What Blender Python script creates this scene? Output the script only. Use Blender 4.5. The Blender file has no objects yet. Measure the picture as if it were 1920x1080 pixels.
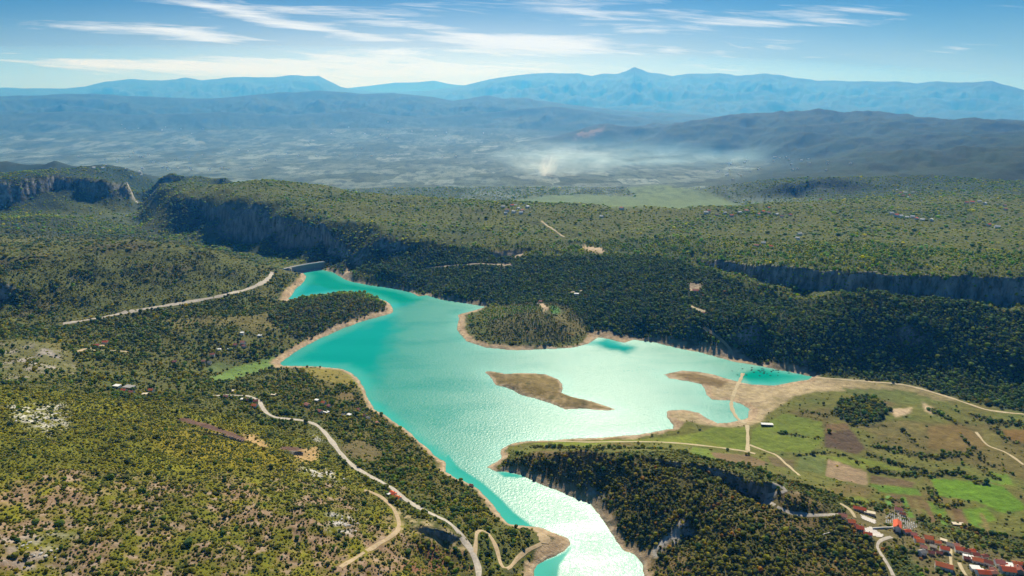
import bpy, bmesh, math, random
import numpy as np
from mathutils import Vector
random.seed(7); RNG = np.random.default_rng(11)
SC = bpy.context.scene
COL = SC.collection
R_ = math.radians
# ------------------------------------------------------------------ camera
CH = 600.0; PITCH = R_(15.7)
cd = bpy.data.cameras.new('camera'); cam = bpy.data.objects.new('camera', cd); COL.objects.link(cam)
cam.location = (0, 0, CH); cam.rotation_euler = (math.pi/2 - PITCH, 0, 0)
cd.sensor_width = 36; cd.lens = 24; cd.clip_start = 5; cd.clip_end = 80000
SC.camera = cam
cP, sP = math.cos(PITCH), math.sin(PITCH)
# ------------------------------------------------------------------ node helper
class NT:
    def __init__(s, tree): s.t = tree; s.n = tree.nodes; s.l = tree.links
    def add(s, typ, _ins=None, **kw):
        n = s.n.new(typ)
        for k, v in kw.items(): setattr(n, k, v)
        for k, v in (_ins or {}).items(): s.put(n.inputs[k], v)
        return n
    def put(s, sock, v):
        if isinstance(v, bpy.types.NodeSocket): s.l.new(v, sock)
        else: sock.default_value = v
    def m(s, op, a, b=0.0, c=None, clamp=False):
        n = s.n.new('ShaderNodeMath'); n.operation = op; n.use_clamp = clamp
        s.put(n.inputs[0], a); s.put(n.inputs[1], b)
        if c is not None: s.put(n.inputs[2], c)
        return n.outputs[0]
    def mix(s, f, a, b, mode='MIX'):
        n = s.n.new('ShaderNodeMix'); n.data_type = 'RGBA'; n.blend_type = mode
        s.put(n.inputs['Factor'], f)
        s.put(n.inputs[6], a if isinstance(a, bpy.types.NodeSocket) else tuple(a)+(1,)*(4-len(a)))
        s.put(n.inputs[7], b if isinstance(b, bpy.types.NodeSocket) else tuple(b)+(1,)*(4-len(b)))
        return n.outputs[2]
    def ramp(s, f, lo, hi, smooth=True):
        n = s.n.new('ShaderNodeMapRange'); n.interpolation_type = 'SMOOTHSTEP' if smooth else 'LINEAR'
        s.put(n.inputs[0], f); s.put(n.inputs[1], lo); s.put(n.inputs[2], hi)
        return n.outputs[0]
    def noise(s, vec, scale, detail=4, rough=.55, dist=0.0):
        n = s.add('ShaderNodeTexNoise', {'Scale': scale, 'Detail': detail, 'Roughness': rough, 'Distortion': dist})
        s.l.new(vec, n.inputs['Vector']); return n.outputs['Fac']
def mat(name):
    m = bpy.data.materials.new(name); m.use_nodes = True
    t = NT(m.node_tree); b = m.node_tree.nodes['Principled BSDF']
    return m, t, b
# ------------------------------------------------------------------ sun, sky, exposure
SUN_EL, SUN_AZ = 40.0, 8.0
sdir = Vector((math.sin(R_(SUN_AZ))*math.cos(R_(SUN_EL)), math.cos(R_(SUN_AZ))*math.cos(R_(SUN_EL)), math.sin(R_(SUN_EL))))
sl = bpy.data.lights.new('sun', 'SUN'); sl.energy = 5.0; sl.angle = R_(0.53); sl.color = (1, .93, .78)
so = bpy.data.objects.new('sun', sl); COL.objects.link(so); so.rotation_euler = (-sdir).to_track_quat('-Z', 'Y').to_euler()
w = bpy.data.worlds.new('World'); SC.world = w; w.use_nodes = True
W = NT(w.node_tree); bg = w.node_tree.nodes['Background']
sky = W.add('ShaderNodeTexSky', sky_type='NISHITA', sun_disc=False, sun_elevation=R_(SUN_EL), sun_rotation=R_(SUN_AZ), altitude=900, air_density=1.0, dust_density=0.6, ozone_density=2.0)
tc = W.add('ShaderNodeTexCoord'); sep = W.add('ShaderNodeSeparateXYZ'); W.l.new(tc.outputs['Generated'], sep.inputs[0])
wx = W.m('DIVIDE', sep.outputs[0], W.m('MAXIMUM', sep.outputs[1], .2)); wz = W.m('DIVIDE', sep.outputs[2], W.m('MAXIMUM', sep.outputs[1], .2))
def spos(px, py):
    u = (px-960)/1280; v = (py-540)/1280
    f = cP - v*sP
    return u/f, (-sP - v*cP)/f
def cvec(sx, sz, shear=0.0, off=0.0):
    n = W.add('ShaderNodeCombineXYZ')
    W.put(n.inputs[0], W.m('MULTIPLY_ADD', wx, sx, off))
    W.put(n.inputs[1], W.m('MULTIPLY', W.m('MULTIPLY_ADD', wx, shear, wz), sz))
    return n.outputs[0]
n_streak = W.noise(cvec(4.2, 60, .05), 1.0, 8, .66, .9)
n_fine = W.noise(cvec(12, 170, .06, 7), 1.0, 6, .65, .6)
n_big = W.noise(cvec(1.8, 16, .1, 3.3), 1.0, 4, .5, .4)
streak = W.m('MULTIPLY_ADD', n_fine, .35, W.m('MULTIPLY', n_streak, .8))     # about .2 .. .95
# cirrus banks where the photograph has them: centre x, centre y, half width, half height, strength, slope
banks = [(1050, 88, 190, 20, .56, .05), (900, 70, 120, 10, .3, .12), (1500, 38, 150, 16, .5, -.04), (1500, 22, 150, 8, .35, 0), (1400, 88, 110, 14, .3, -.1), (1440, 106, 60, 8, .25, .05),
         (1800, 92, 100, 10, .28, -.06), (440, 22, 190, 7, .44, .17), (540, 48, 130, 6, .5, .12), (120, 50, 210, 11, .38, .03), (340, 62, 150, 11, .46, .06), (370, 76, 60, 5, .3, 0),
         (60, 112, 260, 9, .42, .05), (330, 118, 260, 13, .5, .0), (680, 108, 260, 22, .46, -.03), (760, 140, 220, 26, .36, 0), (560, 20, 160, 8, .25, .05), (1090, 22, 80, 6, .3, .03), (1620, 110, 160, 10, .2, .04), (1000, 128, 330, 16, .3, 0), (900, 50, 640, 66, .20, 0), (960, 150, 900, 20, .25, 0), (500, 140, 420, 22, .24, 0), (1250, 60, 260, 40, .1, 0), (700, 40, 300, 40, .12, 0)]
acc = None
for (bx, by, hw, hh, st, slo) in banks:
    ax, az = spos(bx, by); ex = hw/1280*1.05; ez = hh/1280
    dx = W.m('DIVIDE', W.m('SUBTRACT', wx, ax), ex)
    dz = W.m('DIVIDE', W.m('SUBTRACT', W.m('MULTIPLY_ADD', wx, slo, wz), az+ax*slo), ez)
    q = W.m('ADD', W.m('MULTIPLY', dx, dx), W.m('MULTIPLY', dz, dz))
    g = W.m('MULTIPLY', W.m('POWER', 2.718, W.m('MULTIPLY', q, -1.0)), st)
    acc = g if acc is None else W.m('ADD', acc, g)
cover = W.m('ADD', acc, W.m('MULTIPLY', W.ramp(n_big, .42, .75), .16))
cl = W.ramp(W.m('ADD', W.m('MULTIPLY', cover, 1.15), W.m('MULTIPLY', W.m('SUBTRACT', streak, .57), 2.6)), .12, 1.15)
cl = W.m('MULTIPLY', cl, W.ramp(cover, .02, .25))
veil = W.m('MULTIPLY', W.m('MULTIPLY', W.ramp(wz, .15, .005), W.m('MULTIPLY_ADD', W.m('POWER', 2.718, W.m('MULTIPLY', W.m('POWER', W.m('DIVIDE', W.m('ADD', wx, .12), .42), 2.0), -1.0)), .6, .36)), W.m('MULTIPLY_ADD', n_big, .7, .6))
cl = W.m('MAXIMUM', cl, veil)
cl = W.m('MULTIPLY', cl, W.ramp(wz, -.03, -.005))
SKY_TINT = (.15, .44, .68)
skyc = W.mix(1.0, sky.outputs[0], SKY_TINT, 'MULTIPLY')
cloudy = W.mix(W.m('MULTIPLY', cl, .85), skyc, (12.2, 12.5, 12.6))
W.l.new(cloudy, bg.inputs['Color']); bg.inputs['Strength'].default_value = 0.06
SC.view_settings.view_transform = 'Standard'; SC.view_settings.look = 'None'
SC.view_settings.exposure = 0.45; SC.view_settings.gamma = 1.0
SC.cycles.use_denoising = True
SC.cycles.max_bounces = 6; SC.cycles.diffuse_bounces = 2; SC.cycles.glossy_bounces = 2; SC.cycles.volume_bounces = 1; SC.cycles.transparent_max_bounces = 8
SC.cycles.sample_clamp_indirect = 4.0
# ------------------------------------------------------------------ objects' properties
def tag(o, label=None, cat=None, group=None, kind=None):
    if label: o['label'] = label
    if cat: o['category'] = cat
    if group: o['group'] = group
    if kind: o['kind'] = kind
    return o
def mesh_np(name, verts, faces, mats, smooth=False, attrs=None, parent=None, matidx=None):
    """verts (n,3), faces (m,k) arrays of one polygon size -> ONE linked object"""
    me = bpy.data.meshes.new(name); verts = np.asarray(verts, np.float32); faces = np.asarray(faces, np.int32)
    me.vertices.add(len(verts)); me.vertices.foreach_set('co', verts.ravel())
    k = faces.shape[1]; me.loops.add(faces.size); me.loops.foreach_set('vertex_index', faces.ravel())
    me.polygons.add(len(faces)); me.polygons.foreach_set('loop_start', np.arange(0, faces.size, k, dtype=np.int32))
    me.polygons.foreach_set('use_smooth', np.full(len(faces), smooth))
    if matidx is not None: me.polygons.foreach_set('material_index', np.asarray(matidx, np.int32))
    for an, (typ, arr) in (attrs or {}).items():
        a = me.attributes.new(an, typ, 'POINT')
        a.data.foreach_set('color' if 'COLOR' in typ else 'value', np.asarray(arr, np.float32).ravel())
    me.update(calc_edges=True)
    for m in (mats if isinstance(mats, (list, tuple)) else [mats]): me.materials.append(m)
    o = bpy.data.objects.new(name, me); COL.objects.link(o)
    if parent is not None: o.parent = parent
    return o
# ------------------------------------------------------------------ numpy gradient noise
_perm = np.random.default_rng(3).permutation(512).astype(np.int64); _perm = np.concatenate([_perm, _perm])
_ga = np.random.default_rng(4).uniform(0, 2*np.pi, 512); _gx, _gy = np.cos(_ga).astype(np.float32), np.sin(_ga).astype(np.float32)
def perlin(x, y):
    xi = np.floor(x).astype(np.int64); yi = np.floor(y).astype(np.int64)
    xf = (x-xi).astype(np.float32); yf = (y-yi).astype(np.float32)
    u = xf*xf*xf*(xf*(xf*6-15)+10); v = yf*yf*yf*(yf*(yf*6-15)+10)
    def g(ix, iy, dx, dy):
        h = _perm[_perm[ix & 511] + (iy & 511)]
        return _gx[h]*dx + _gy[h]*dy
    a = g(xi, yi, xf, yf); b = g(xi+1, yi, xf-1, yf); c = g(xi, yi+1, xf, yf-1); d = g(xi+1, yi+1, xf-1, yf-1)
    return (a+u*(b-a)) + v*((c+u*(d-c))-(a+u*(b-a)))
def fbm(x, y, scale, oct=4, gain=.5, off=0.0, ridged=False):
    s = 0; a = 1.0; f = 1.0/scale; t = 0
    for k in range(oct):
        n = perlin(x*f+off+k*17.3, y*f-off+k*9.1)
        if ridged: n = .5-np.abs(n)*1.6
        s = s + a*n; t += a; a *= gain; f *= 2.03
    return s/t*1.6
def sstep(x, a, b):
    t = np.clip((x-a)/(b-a), 0, 1); return t*t*(3-2*t)
# ------------------------------------------------------------------ pixel rays of the photograph -> places
def ray(px, py):
    u = (px-960)/1280; v = (py-540)/1280
    return u, cP - v*sP, -sP - v*cP
def P(px, py, z):
    dx, dy, dz = ray(px, py); t = (z-CH)/dz
    return (dx*t, dy*t, z)
def G(px, py, Rr, z):
    dx, dy, dz = ray(px, py); h = math.hypot(dx, dy)
    return (dx/h*Rr, dy/h*Rr, z)
LAKE_PX = [(597,504),(625,510),(640,520),(655,527),(690,534),(740,541),(770,548),(785,556),(800,553),(830,562),(870,568),(915,575),
 (893,581),(860,590),(859,600),(858,620),(875,640),(910,651),(970,657),(1020,654),(1070,652),(1105,644),(1122,633),(1140,634),(1155,640),(1172,643),(1190,637),(1230,642),(1280,655),(1310,660),(1355,672),(1380,679),(1430,687),(1480,697),(1525,706),
 (1515,712),(1480,717),(1450,723),(1410,721),(1385,717),(1370,712),(1340,703),(1310,697),(1280,695),(1243,702),(1256,710),(1290,714),(1318,722),(1325,740),(1335,750),(1370,752),(1392,758),(1407,768),(1402,783),(1380,790),(1345,795),(1325,785),(1310,774),(1280,768),(1252,770),(1249,783),(1265,797),(1262,804),(1240,808),(1190,816),(1140,820),(1040,825),(990,828),(960,832),(940,842),(939,860),(912,875),(930,884),(950,885),(980,890),(1020,910),(1075,932),(1105,945),(1125,965),(1140,990),(1155,1015),(1170,1030),(1190,1040),(1205,1055),(1208,1076),(1216,1130),(1230,1240),
 (1040,1240),(1005,1120),(998,1072),(1005,1060),(1025,1048),(1055,1035),(1069,1022),(1065,1010),(1040,1000),(1015,990),(985,987),(955,982),(940,965),(920,940),(900,922),(885,910),(855,897),(835,885),(837,865),(815,855),(800,840),(760,805),(730,785),(700,767),(685,735),(675,715),(655,697),(640,692),
 (600,688),(530,686),(524,682),(550,662),(580,645),(610,630),(640,617),(670,605),(705,595),(735,587),(737,579),(727,567),(700,556),(670,548),(640,547),(600,552),(565,557),(538,563),(548,550),(556,540),(570,528),(574,518),(568,511),(556,509)]
ISLE_PX = [(908,696),(925,697),(950,702),(985,699),(1020,702),(1050,712),(1056,722),(1052,737),(1075,746),(1115,755),(1157,768),(1140,770),(1090,766),(1060,767),(1035,757),(1000,746),(970,737),(950,726),(930,721),(922,710)]
LAKE = np.array([P(x, y, 0)[:2] for x, y in LAKE_PX]); ISLE = np.array([P(x, y, 0)[:2] for x, y in ISLE_PX])
def seg_dist(x, y, poly, closed=True):
    d2 = np.full(x.shape, 1e12, np.float32); n = len(poly)
    for i in range(n if closed else n-1):
        ax, ay = poly[i]; bx, by = poly[(i+1) % n]; ex, ey = bx-ax, by-ay; L = ex*ex+ey*ey+1e-9
        t = np.clip(((x-ax)*ex+(y-ay)*ey)/L, 0, 1)
        d2 = np.minimum(d2, (x-ax-t*ex)**2+(y-ay-t*ey)**2)
    return np.sqrt(d2)
def inside(x, y, poly):
    r = np.zeros(x.shape, bool); n = len(poly)
    for i in range(n):
        ax, ay = poly[i]; bx, by = poly[(i+1) % n]
        if ay == by: continue
        c = ((ay > y) != (by > y)) & (x < (bx-ax)*(y-ay)/(by-ay)+ax); r ^= c
    return r
# ------------------------------------------------------------------ height control points (photo pixel, height over the lake in metres)
CP = []
for x, y in LAKE_PX[::2]: CP.append(P(x, y, 0))
for x, y, z in [
 # near hillside, lower left
 (-250,1080,230),(0,1080,175),(150,1080,158),(300,1080,140),(450,1080,120),(600,1080,100),(750,1080,70),(830,1078,45),(905,1080,38),(960,1075,28),
 (0,980,178),(150,980,160),(300,980,145),(450,980,122),(600,985,98),(690,1000,74),(-200,900,210),(0,880,178),(150,880,158),(300,880,138),(450,880,110),(560,890,90),(640,920,76),(700,950,66),
 (0,790,165),(120,800,150),(250,810,130),(370,830,108),(480,840,88),(570,850,70),(620,860,60),
 (-200,730,190),(0,726,152),(100,737,136),(200,749,114),(300,755,98),(400,768,82),(480,785,66),(560,802,56),(600,815,52),
 (635,845,52),(670,880,50),(700,897,50),(735,915,50),(790,955,50),(840,980,55),(868,1005,48),(887,1037,42),(760,985,58),(750,1020,62),(800,990,64),(840,1002,58),(800,1050,46),(840,1048,42),(870,1055,40),
 (850,940,26),(800,890,28),(740,850,28),(700,820,30),(680,790,20),(900,985,26),(950,1010,22),(930,1045,26),(985,1020,14),(1035,1005,9),(965,1060,18),(1050,1015,4),
 (600,770,38),(640,760,25),(660,740,14),(600,735,32),(560,720,30),(520,705,22),(640,710,14),(490,752,56),(430,743,60),(380,735,58),(560,760,44),
 # behind the near crest
 (250,732,78),(180,720,90),(300,715,62),(340,700,42),(400,716,34),(440,704,9),(470,692,4),(100,700,104),(60,690,112),(-100,680,130),(60,645,114),(120,662,92),(150,690,80),(0,640,118),
 (60,612,52),(0,600,60),(150,640,58),(200,640,54),(180,655,60),(300,620,46),(400,600,38),(500,590,30),(450,640,26),(560,600,16),(400,665,28),(300,680,44),(370,690,20),(520,660,8),(600,608,16),(480,670,10),(440,620,34),
 (120,607,55),(200,596,52),(290,577,50),(350,567,48),(410,556,44),(450,546,40),(500,527,32),(512,514,26),
 # hill left of the dam
 (-200,470,150),(0,472,150),(100,460,150),(180,452,152),(250,448,150),(330,456,134),(400,471,108),(450,486,72),(500,500,40),(528,507,28),(250,500,112),(350,500,100),(420,510,78),(460,520,55),(250,555,62),(100,520,112),(0,530,125),(0,570,72),(100,590,52),(330,540,66),(160,560,72),
 # west peninsula
 (600,570,24),(560,572,18),(655,552,26),(700,568,16),(722,575,8),(640,585,20),(500,575,20),(545,545,14),(555,525,12),
 # east peninsula and north shore
 (960,598,32),(1000,576,42),(950,586,28),(1050,600,36),(1000,625,20),(1080,625,14),(900,604,8),(885,622,5),(930,640,6),(1040,640,6),(1100,610,16),(1130,622,8),(1000,560,34),
 (1200,628,7),(1300,645,9),(1380,662,10),(1440,672,10),(1530,697,6),
 (760,533,22),(850,545,24),(950,553,28),(700,518,28),(650,512,18),(800,505,42),(900,522,44),(1000,525,56),(1100,545,58),(1080,553,52),(1000,485,88),(1100,482,96),(1115,465,104),(955,470,94),(955,484,78),(880,490,70),
 (1200,600,36),(1200,540,80),(1200,500,108),(1200,450,128),(1300,600,56),(1300,545,86),(1305,590,60),(1400,600,78),(1400,640,32),(1300,505,108),(1500,640,58),(1500,680,16),
 # plateau north of the lake, edge of its cliff
 (330,366,150),(375,376,145),(420,388,140),(470,398,134),(520,408,130),(560,414,126),(600,423,122),(630,434,116),(660,448,110),(700,455,107),(800,456,106),(900,460,101),(1000,456,106),
 (375,425,45),(420,440,25),(470,452,15),(520,470,12),(560,478,12),(600,488,16),(630,494,18),(660,500,24),(700,500,40),
 (900,420,123),(700,410,130),(600,380,146),(800,380,145),(400,345,162),(320,327,174),(420,331,171),(300,346,160),(320,345,164),(350,336,170),(310,333,170),(370,329,172),(480,337,168),(450,345,163),(380,350,160),(300,354,156),(540,341,165),(620,350,160),(700,362,155),(790,368,152),(880,374,150),(1000,379,146),(1100,383,147),(1200,387,149),(1300,388,150),(1380,386,150),
 (1100,420,134),(1300,420,140),(1300,460,140),(1500,420,150),(1500,470,160),(1700,420,155),(1700,470,168),(1900,420,165),(1900,480,180),(2050,480,190),(2050,400,180),
 (1450,380,150),(1550,376,152),(1700,377,150),(1900,377,162),
 # left plateau block
 (0,300,218),(-200,300,218),(100,303,214),(200,309,202),(240,317,186),(0,337,200),(-200,337,204),(100,330,200),(160,333,194),(200,338,184),(240,344,160),(-200,394,74),(0,394,72),(100,394,66),(160,397,58),(200,404,48),(236,416,22),(225,388,66),(246,402,32),(236,366,106),(252,378,58),(262,392,24),(0,412,92),(60,405,96),(0,432,72),(100,428,62),(150,425,52),(120,410,84),(-200,430,80),
 (330,438,12),(262,420,14),
 # cliff on the right and the wooded ridge before it
 (1310,488,122),(1355,492,130),(1400,496,140),(1450,502,150),(1500,508,158),(1550,510,163),(1600,513,168),(1650,515,170),(1700,518,172),(1750,520,174),(1800,523,176),(1860,524,178),(1920,526,180),(2040,530,184),
 (1495,568,98),(1540,555,118),(1600,553,135),(1650,556,138),(1700,558,138),(1760,562,138),(1820,575,130),(1880,588,120),(2000,600,120),(1440,560,92),
 (1560,600,92),(1600,640,60),(1700,610,98),(1700,650,58),(1800,640,76),(1800,690,34),(1900,660,72),(1900,715,24),(1700,700,18),(1620,695,12),(1560,690,14),(2050,720,40),
 # farmland and village on the right
 (1530,707,4),(1620,714,7),(1700,722,9),(1780,745,10),(1850,768,12),(1920,778,14),(1440,760,5),(1500,740,6),(1450,830,9),(1400,820,6),(1600,800,12),(1610,768,16),(1700,800,14),(1800,850,18),(1900,850,20),(1920,900,24),(1800,920,24),(1700,910,20),(1600,900,18),(1650,945,28),(1500,880,22),(1400,862,16),(1300,838,9),(1200,832,6),(1100,834,6),(1000,840,8),(1280,790,4),(1300,805,4),(2080,850,30),(2080,1000,50),
 (1600,975,46),(1640,985,44),(1690,985,40),(1720,1010,42),(1780,1030,42),(1840,1050,44),(1900,1070,46),(1770,1065,48),(1800,985,30),(1900,990,32),(1880,1030,40),
 # wooded hill between the river arm and the farmland
 (960,862,14),(1000,855,22),(1060,855,40),(1100,857,50),(1200,857,58),(1300,872,70),(1360,885,74),(1440,906,76),(1470,915,72),(1500,940,68),(1540,955,58),
 (1300,882,62),(1360,897,62),(1435,920,62),(1425,932,58),(1490,962,56),(1550,965,54),
 (1080,895,26),(1150,930,34),(1200,960,30),(1260,990,34),(1180,990,14),(1210,1010,14),(1240,1035,16),(1280,985,40),(1290,1010,26),(1220,900,52),(1300,930,56),(1350,980,58),(1400,1000,58),(1300,1060,34),(1400,1075,46),(1500,1040,54),(1600,1050,50),(1680,1060,48),(1600,1010,52),(1250,1080,14),(1240,1200,14),(1450,1200,50),(1900,1200,55),
 # the plain and the hills right of it
 (0,290,8),(200,292,5),(400,312,4),(560,325,2),(700,340,0),(850,355,0),(1000,352,0),(1200,362,0),(1340,372,0),(960,290,0),(600,290,0),(300,270,2),(1150,320,0),(1250,345,0),(1385,380,4),
 (1540,337,112),(1480,345,98),(1620,344,112),(1440,353,80),(1500,369,36),(1420,376,24),(1580,366,62),(1650,365,90),(1700,360,120),(1650,300,150),(1500,300,72),(1400,312,12),(1350,292,30),(1320,330,6),(1800,340,145),(1900,350,155),
 (1100,245,190),(1140,240,216),(1060,262,60),(1100,282,8),(1180,280,30),(1250,246,226),(1200,296,8),(1300,263,160),(1350,272,128),(1300,235,265),(1200,262,110),(1250,290,20),(1400,250,210),
 (1500,226,345),(1640,226,345),(1770,224,348),(1900,239,298),(1900,270,230),(1900,320,170),(1700,260,230),(1600,262,200),(1500,252,250),(1400,216,395),(1330,228,300),(1800,300,180),(2050,250,300),(2050,330,190),
 ]: CP.append(P(x, y, z))
for px, Rt in ((320,3931),(420,3803),(540,3675),(620,3560),(700,3260),(790,3160),(880,3090),(1000,3010),(1100,2990),(1200,2960),(1300,2960)):
    CP.append(G(px, 370, Rt+260, 95)); CP.append(G(px, 370, Rt+560, 14))
for px in range(-300, 1000, 160): CP += [G(px, 240, 8200, 8), G(px, 220, 10500, 25), G(px, 200, 13000, 60)]
for px in (1000, 1160, 1320): CP += [G(px, 230, 10500, 60), G(px, 210, 13000, 90)]
for px in (1500, 1700, 1900, 2100): CP += [G(px, 230, 10500, 220), G(px, 210, 13000, 150)]
for px in (-400, 0, 400, 800, 1100): CP.append(G(px, 1080, 250, 150 if px < 600 else 30))
for px in (-250, -100, 50, 180): CP.append(G(px, 300, 5000, 150)); CP.append(G(px, 300, 5600, 30))
CP.append(G(262, 340, 3900, 36)); CP.append(G(262, 340, 3600, 26)); CP.append(G(272, 340, 4400, 45)); CP += [G(293, 398, 3000, 14), G(300, 398, 2800, 14), G(280, 398, 3250, 18), G(312, 398, 3100, 16), G(270, 398, 2950, 16)]
for p in ISLE_PX[::3]: CP.append(P(p[0], p[1], 0))
for x, y, z in ((1000,716,9),(960,712,6),(1035,730,8),(1090,757,4),(985,722,9)): CP.append(P(x, y, z))
CP = np.array(CP)
# drop near-duplicates
keep = []
for i, p in enumerate(CP):
    if all(np.hypot(*(CP[k, :2]-p[:2])) > .004*np.hypot(p[0], p[1]) for k in keep): keep.append(i)
CP = CP[keep]
n = len(CP); D = np.hypot(CP[:, None, 0]-CP[None, :, 0], CP[:, None, 1]-CP[None, :, 1])
A = np.zeros((n+3, n+3)); A[:n, :n] = -D - np.eye(n)*.002*np.hypot(CP[:, 0], CP[:, 1]); A[:n, n] = 1; A[:n, n+1] = CP[:, 0]/1000; A[:n, n+2] = CP[:, 1]/1000; A[n:, :n] = A[:n, n:].T
SOL = np.linalg.solve(A, np.concatenate([CP[:, 2], np.zeros(3)])).astype(np.float32)
# ------------------------------------------------------------------ terrain grid: a fan of radial lines, rows even in depression
NA, NR1, NR2 = 601, 421, 120
TH = np.linspace(R_(-47), R_(47), NA)
r1 = 520/np.tan(np.linspace(R_(52), R_(4.6), NR1)); r2 = r1[-1]*np.exp(np.linspace(0, math.log(33000/r1[-1]), NR2+1))[1:]
RR = np.concatenate([r1, r2]); NR = len(RR)
def fan(th, rr): return np.sin(th)[None, :]*rr[:, None], np.cos(th)[None, :]*rr[:, None]
HX, HY = fan(TH, RR)
def base_height(X, Y):
    out = np.zeros(X.shape, np.float32).ravel(); xs, ys = X.ravel().astype(np.float32), Y.ravel().astype(np.float32)
    cx, cy = CP[:, 0].astype(np.float32), CP[:, 1].astype(np.float32)
    for s in range(0, len(xs), 20000):
        d = np.sqrt((xs[s:s+20000, None]-cx)**2+(ys[s:s+20000, None]-cy)**2)
        out[s:s+20000] = -d@SOL[:n] + SOL[n] + SOL[n+1]*xs[s:s+20000]/1000 + SOL[n+2]*ys[s:s+20000]/1000
    return out.reshape(X.shape)
HZ = base_height(HX, HY)
# signed distance to the shore: positive on land
wob = fbm(HX, HY, 45, 3)*4.5+fbm(HX, HY, 14, 2, off=4)*1.6
near = (RR < 3000)
HSD = np.full(HX.shape, 3000, np.float32)
sub = np.where(near)[0]
xs, ys = HX[sub], HY[sub]
dl = seg_dist(xs, ys, LAKE); il = inside(xs, ys, LAKE); di = seg_dist(xs, ys, ISLE); ii = inside(xs, ys, ISLE)
HSD[sub] = np.where(ii, di, np.where(il, -np.minimum(dl, di), dl))+wob[sub]
del dl, il, di, ii
def up(a):
    """bilinear: one extra row and column between each two"""
    b = np.empty((a.shape[0]*2-1, a.shape[1]), a.dtype); b[::2] = a; b[1::2] = (a[1:]+a[:-1])*.5
    c = np.empty((b.shape[0], b.shape[1]*2-1), a.dtype); c[:, ::2] = b; c[:, 1::2] = (b[:, 1:]+b[:, :-1])*.5
    return c
# masks from outlines in the photograph, taken down to the ground
def poly_world(pp, z=None):
    return np.array([hit(x, y)[:2] for x, y in pp])
# ------------------------------------------------------------------ far ranges: skylines (photo pixel) at their distances
LAYERS = [
 (11400, 1700, .22, [(-400,214),(0,213),(120,207),(260,214),(420,209),(540,216),(660,207),(720,212),(800,220),(880,214),(980,201),(1040,198),(1120,209),(1250,226),(1500,242),(2300,255)]),
 (13500, 3600, .28, [(-400,182),(0,179),(60,178),(110,176),(170,174),(230,178),(300,181),(360,184),(420,183),(470,177),(520,173),(560,170),(600,168),(640,172),(680,175),(740,173),(800,180),(850,188),(880,184),(917,178),(945,185),(985,182),(1010,188),(1040,191),(1100,200),(1160,206),(1220,210),(1280,212),(1340,218),(1500,235),(2300,240)]),
 (22000, 7500, .24, [(-400,175),(0,164),(60,165),(110,166),(160,162),(200,152),(240,148),(300,150),(330,148),(345,145),(380,150),(440,144),(520,144),(550,140),(575,142),(598,141),(612,149),(625,156),(640,163),(700,172),(800,170),(870,160),(900,152),(920,148),(950,144),(980,139),(1010,136),(1060,137),(1085,137),(1110,142),(1130,138),(1160,137),(1175,132),(1190,125),(1203,129),(1215,134),(1240,138),(1262,142),(1290,138),(1320,138),(1350,136),(1380,141),(1405,139),(1430,137),(1460,140),(1480,143),(1530,150),(1570,151),(1600,152),(1640,152),(1680,152),(1720,156),(1740,154),(1760,152),(1800,154),(1830,153),(1860,151),(1890,160),(1920,168),(2300,175)]),
 (29000, 4500, .10, [(-400,190),(600,175),(650,165),(690,161),(740,155),(780,154),(815,151),(840,157),(870,160),(960,170),(2300,190)]),
 (10300, 1900, .12, [(-400,260),(900,240),(1200,250),(1300,243),(1360,222),(1390,215),(1430,219),(1490,224),(1550,224),(1640,222),(1690,226),(1730,224),(1770,222),(1810,228),(1860,232),(1920,238),(2300,250)]),
]
def ranges(X, Y):
    th = np.arctan2(X, Y); r = np.hypot(X, Y)
    H = np.full(X.shape, -100, np.float32)
    for Rr, wf, rough, line in LAYERS:
        az = []; el = []
        for px, py in line:
            dx, dy, dz = ray(px, py); az.append(math.atan2(dx, dy)); el.append(dz/math.hypot(dx, dy))
        zr = CH+Rr*np.interp(th, az, el)
        t = (r-Rr)/np.where(r < Rr, wf, wf*.8)
        rid = fbm(X, Y, 1500, 5, .55, off=Rr*.01, ridged=True)
        a = np.abs(t); prof = np.clip(1-a, 0, 1)**1.25
        h = zr*prof + (rid-.35)*rough*2.2*np.maximum(zr, 150)*np.clip(a*3, 0, 1)*np.clip(1.1-a, 0, 1)
        jag = fbm(X, Y, 420, 4, .6, off=Rr*.02)*rough*.10*np.maximum(zr, 200)
        H = np.maximum(H, np.where(a < 1, h+jag*np.clip(1-a, 0, 1), -100))
    return H
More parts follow.
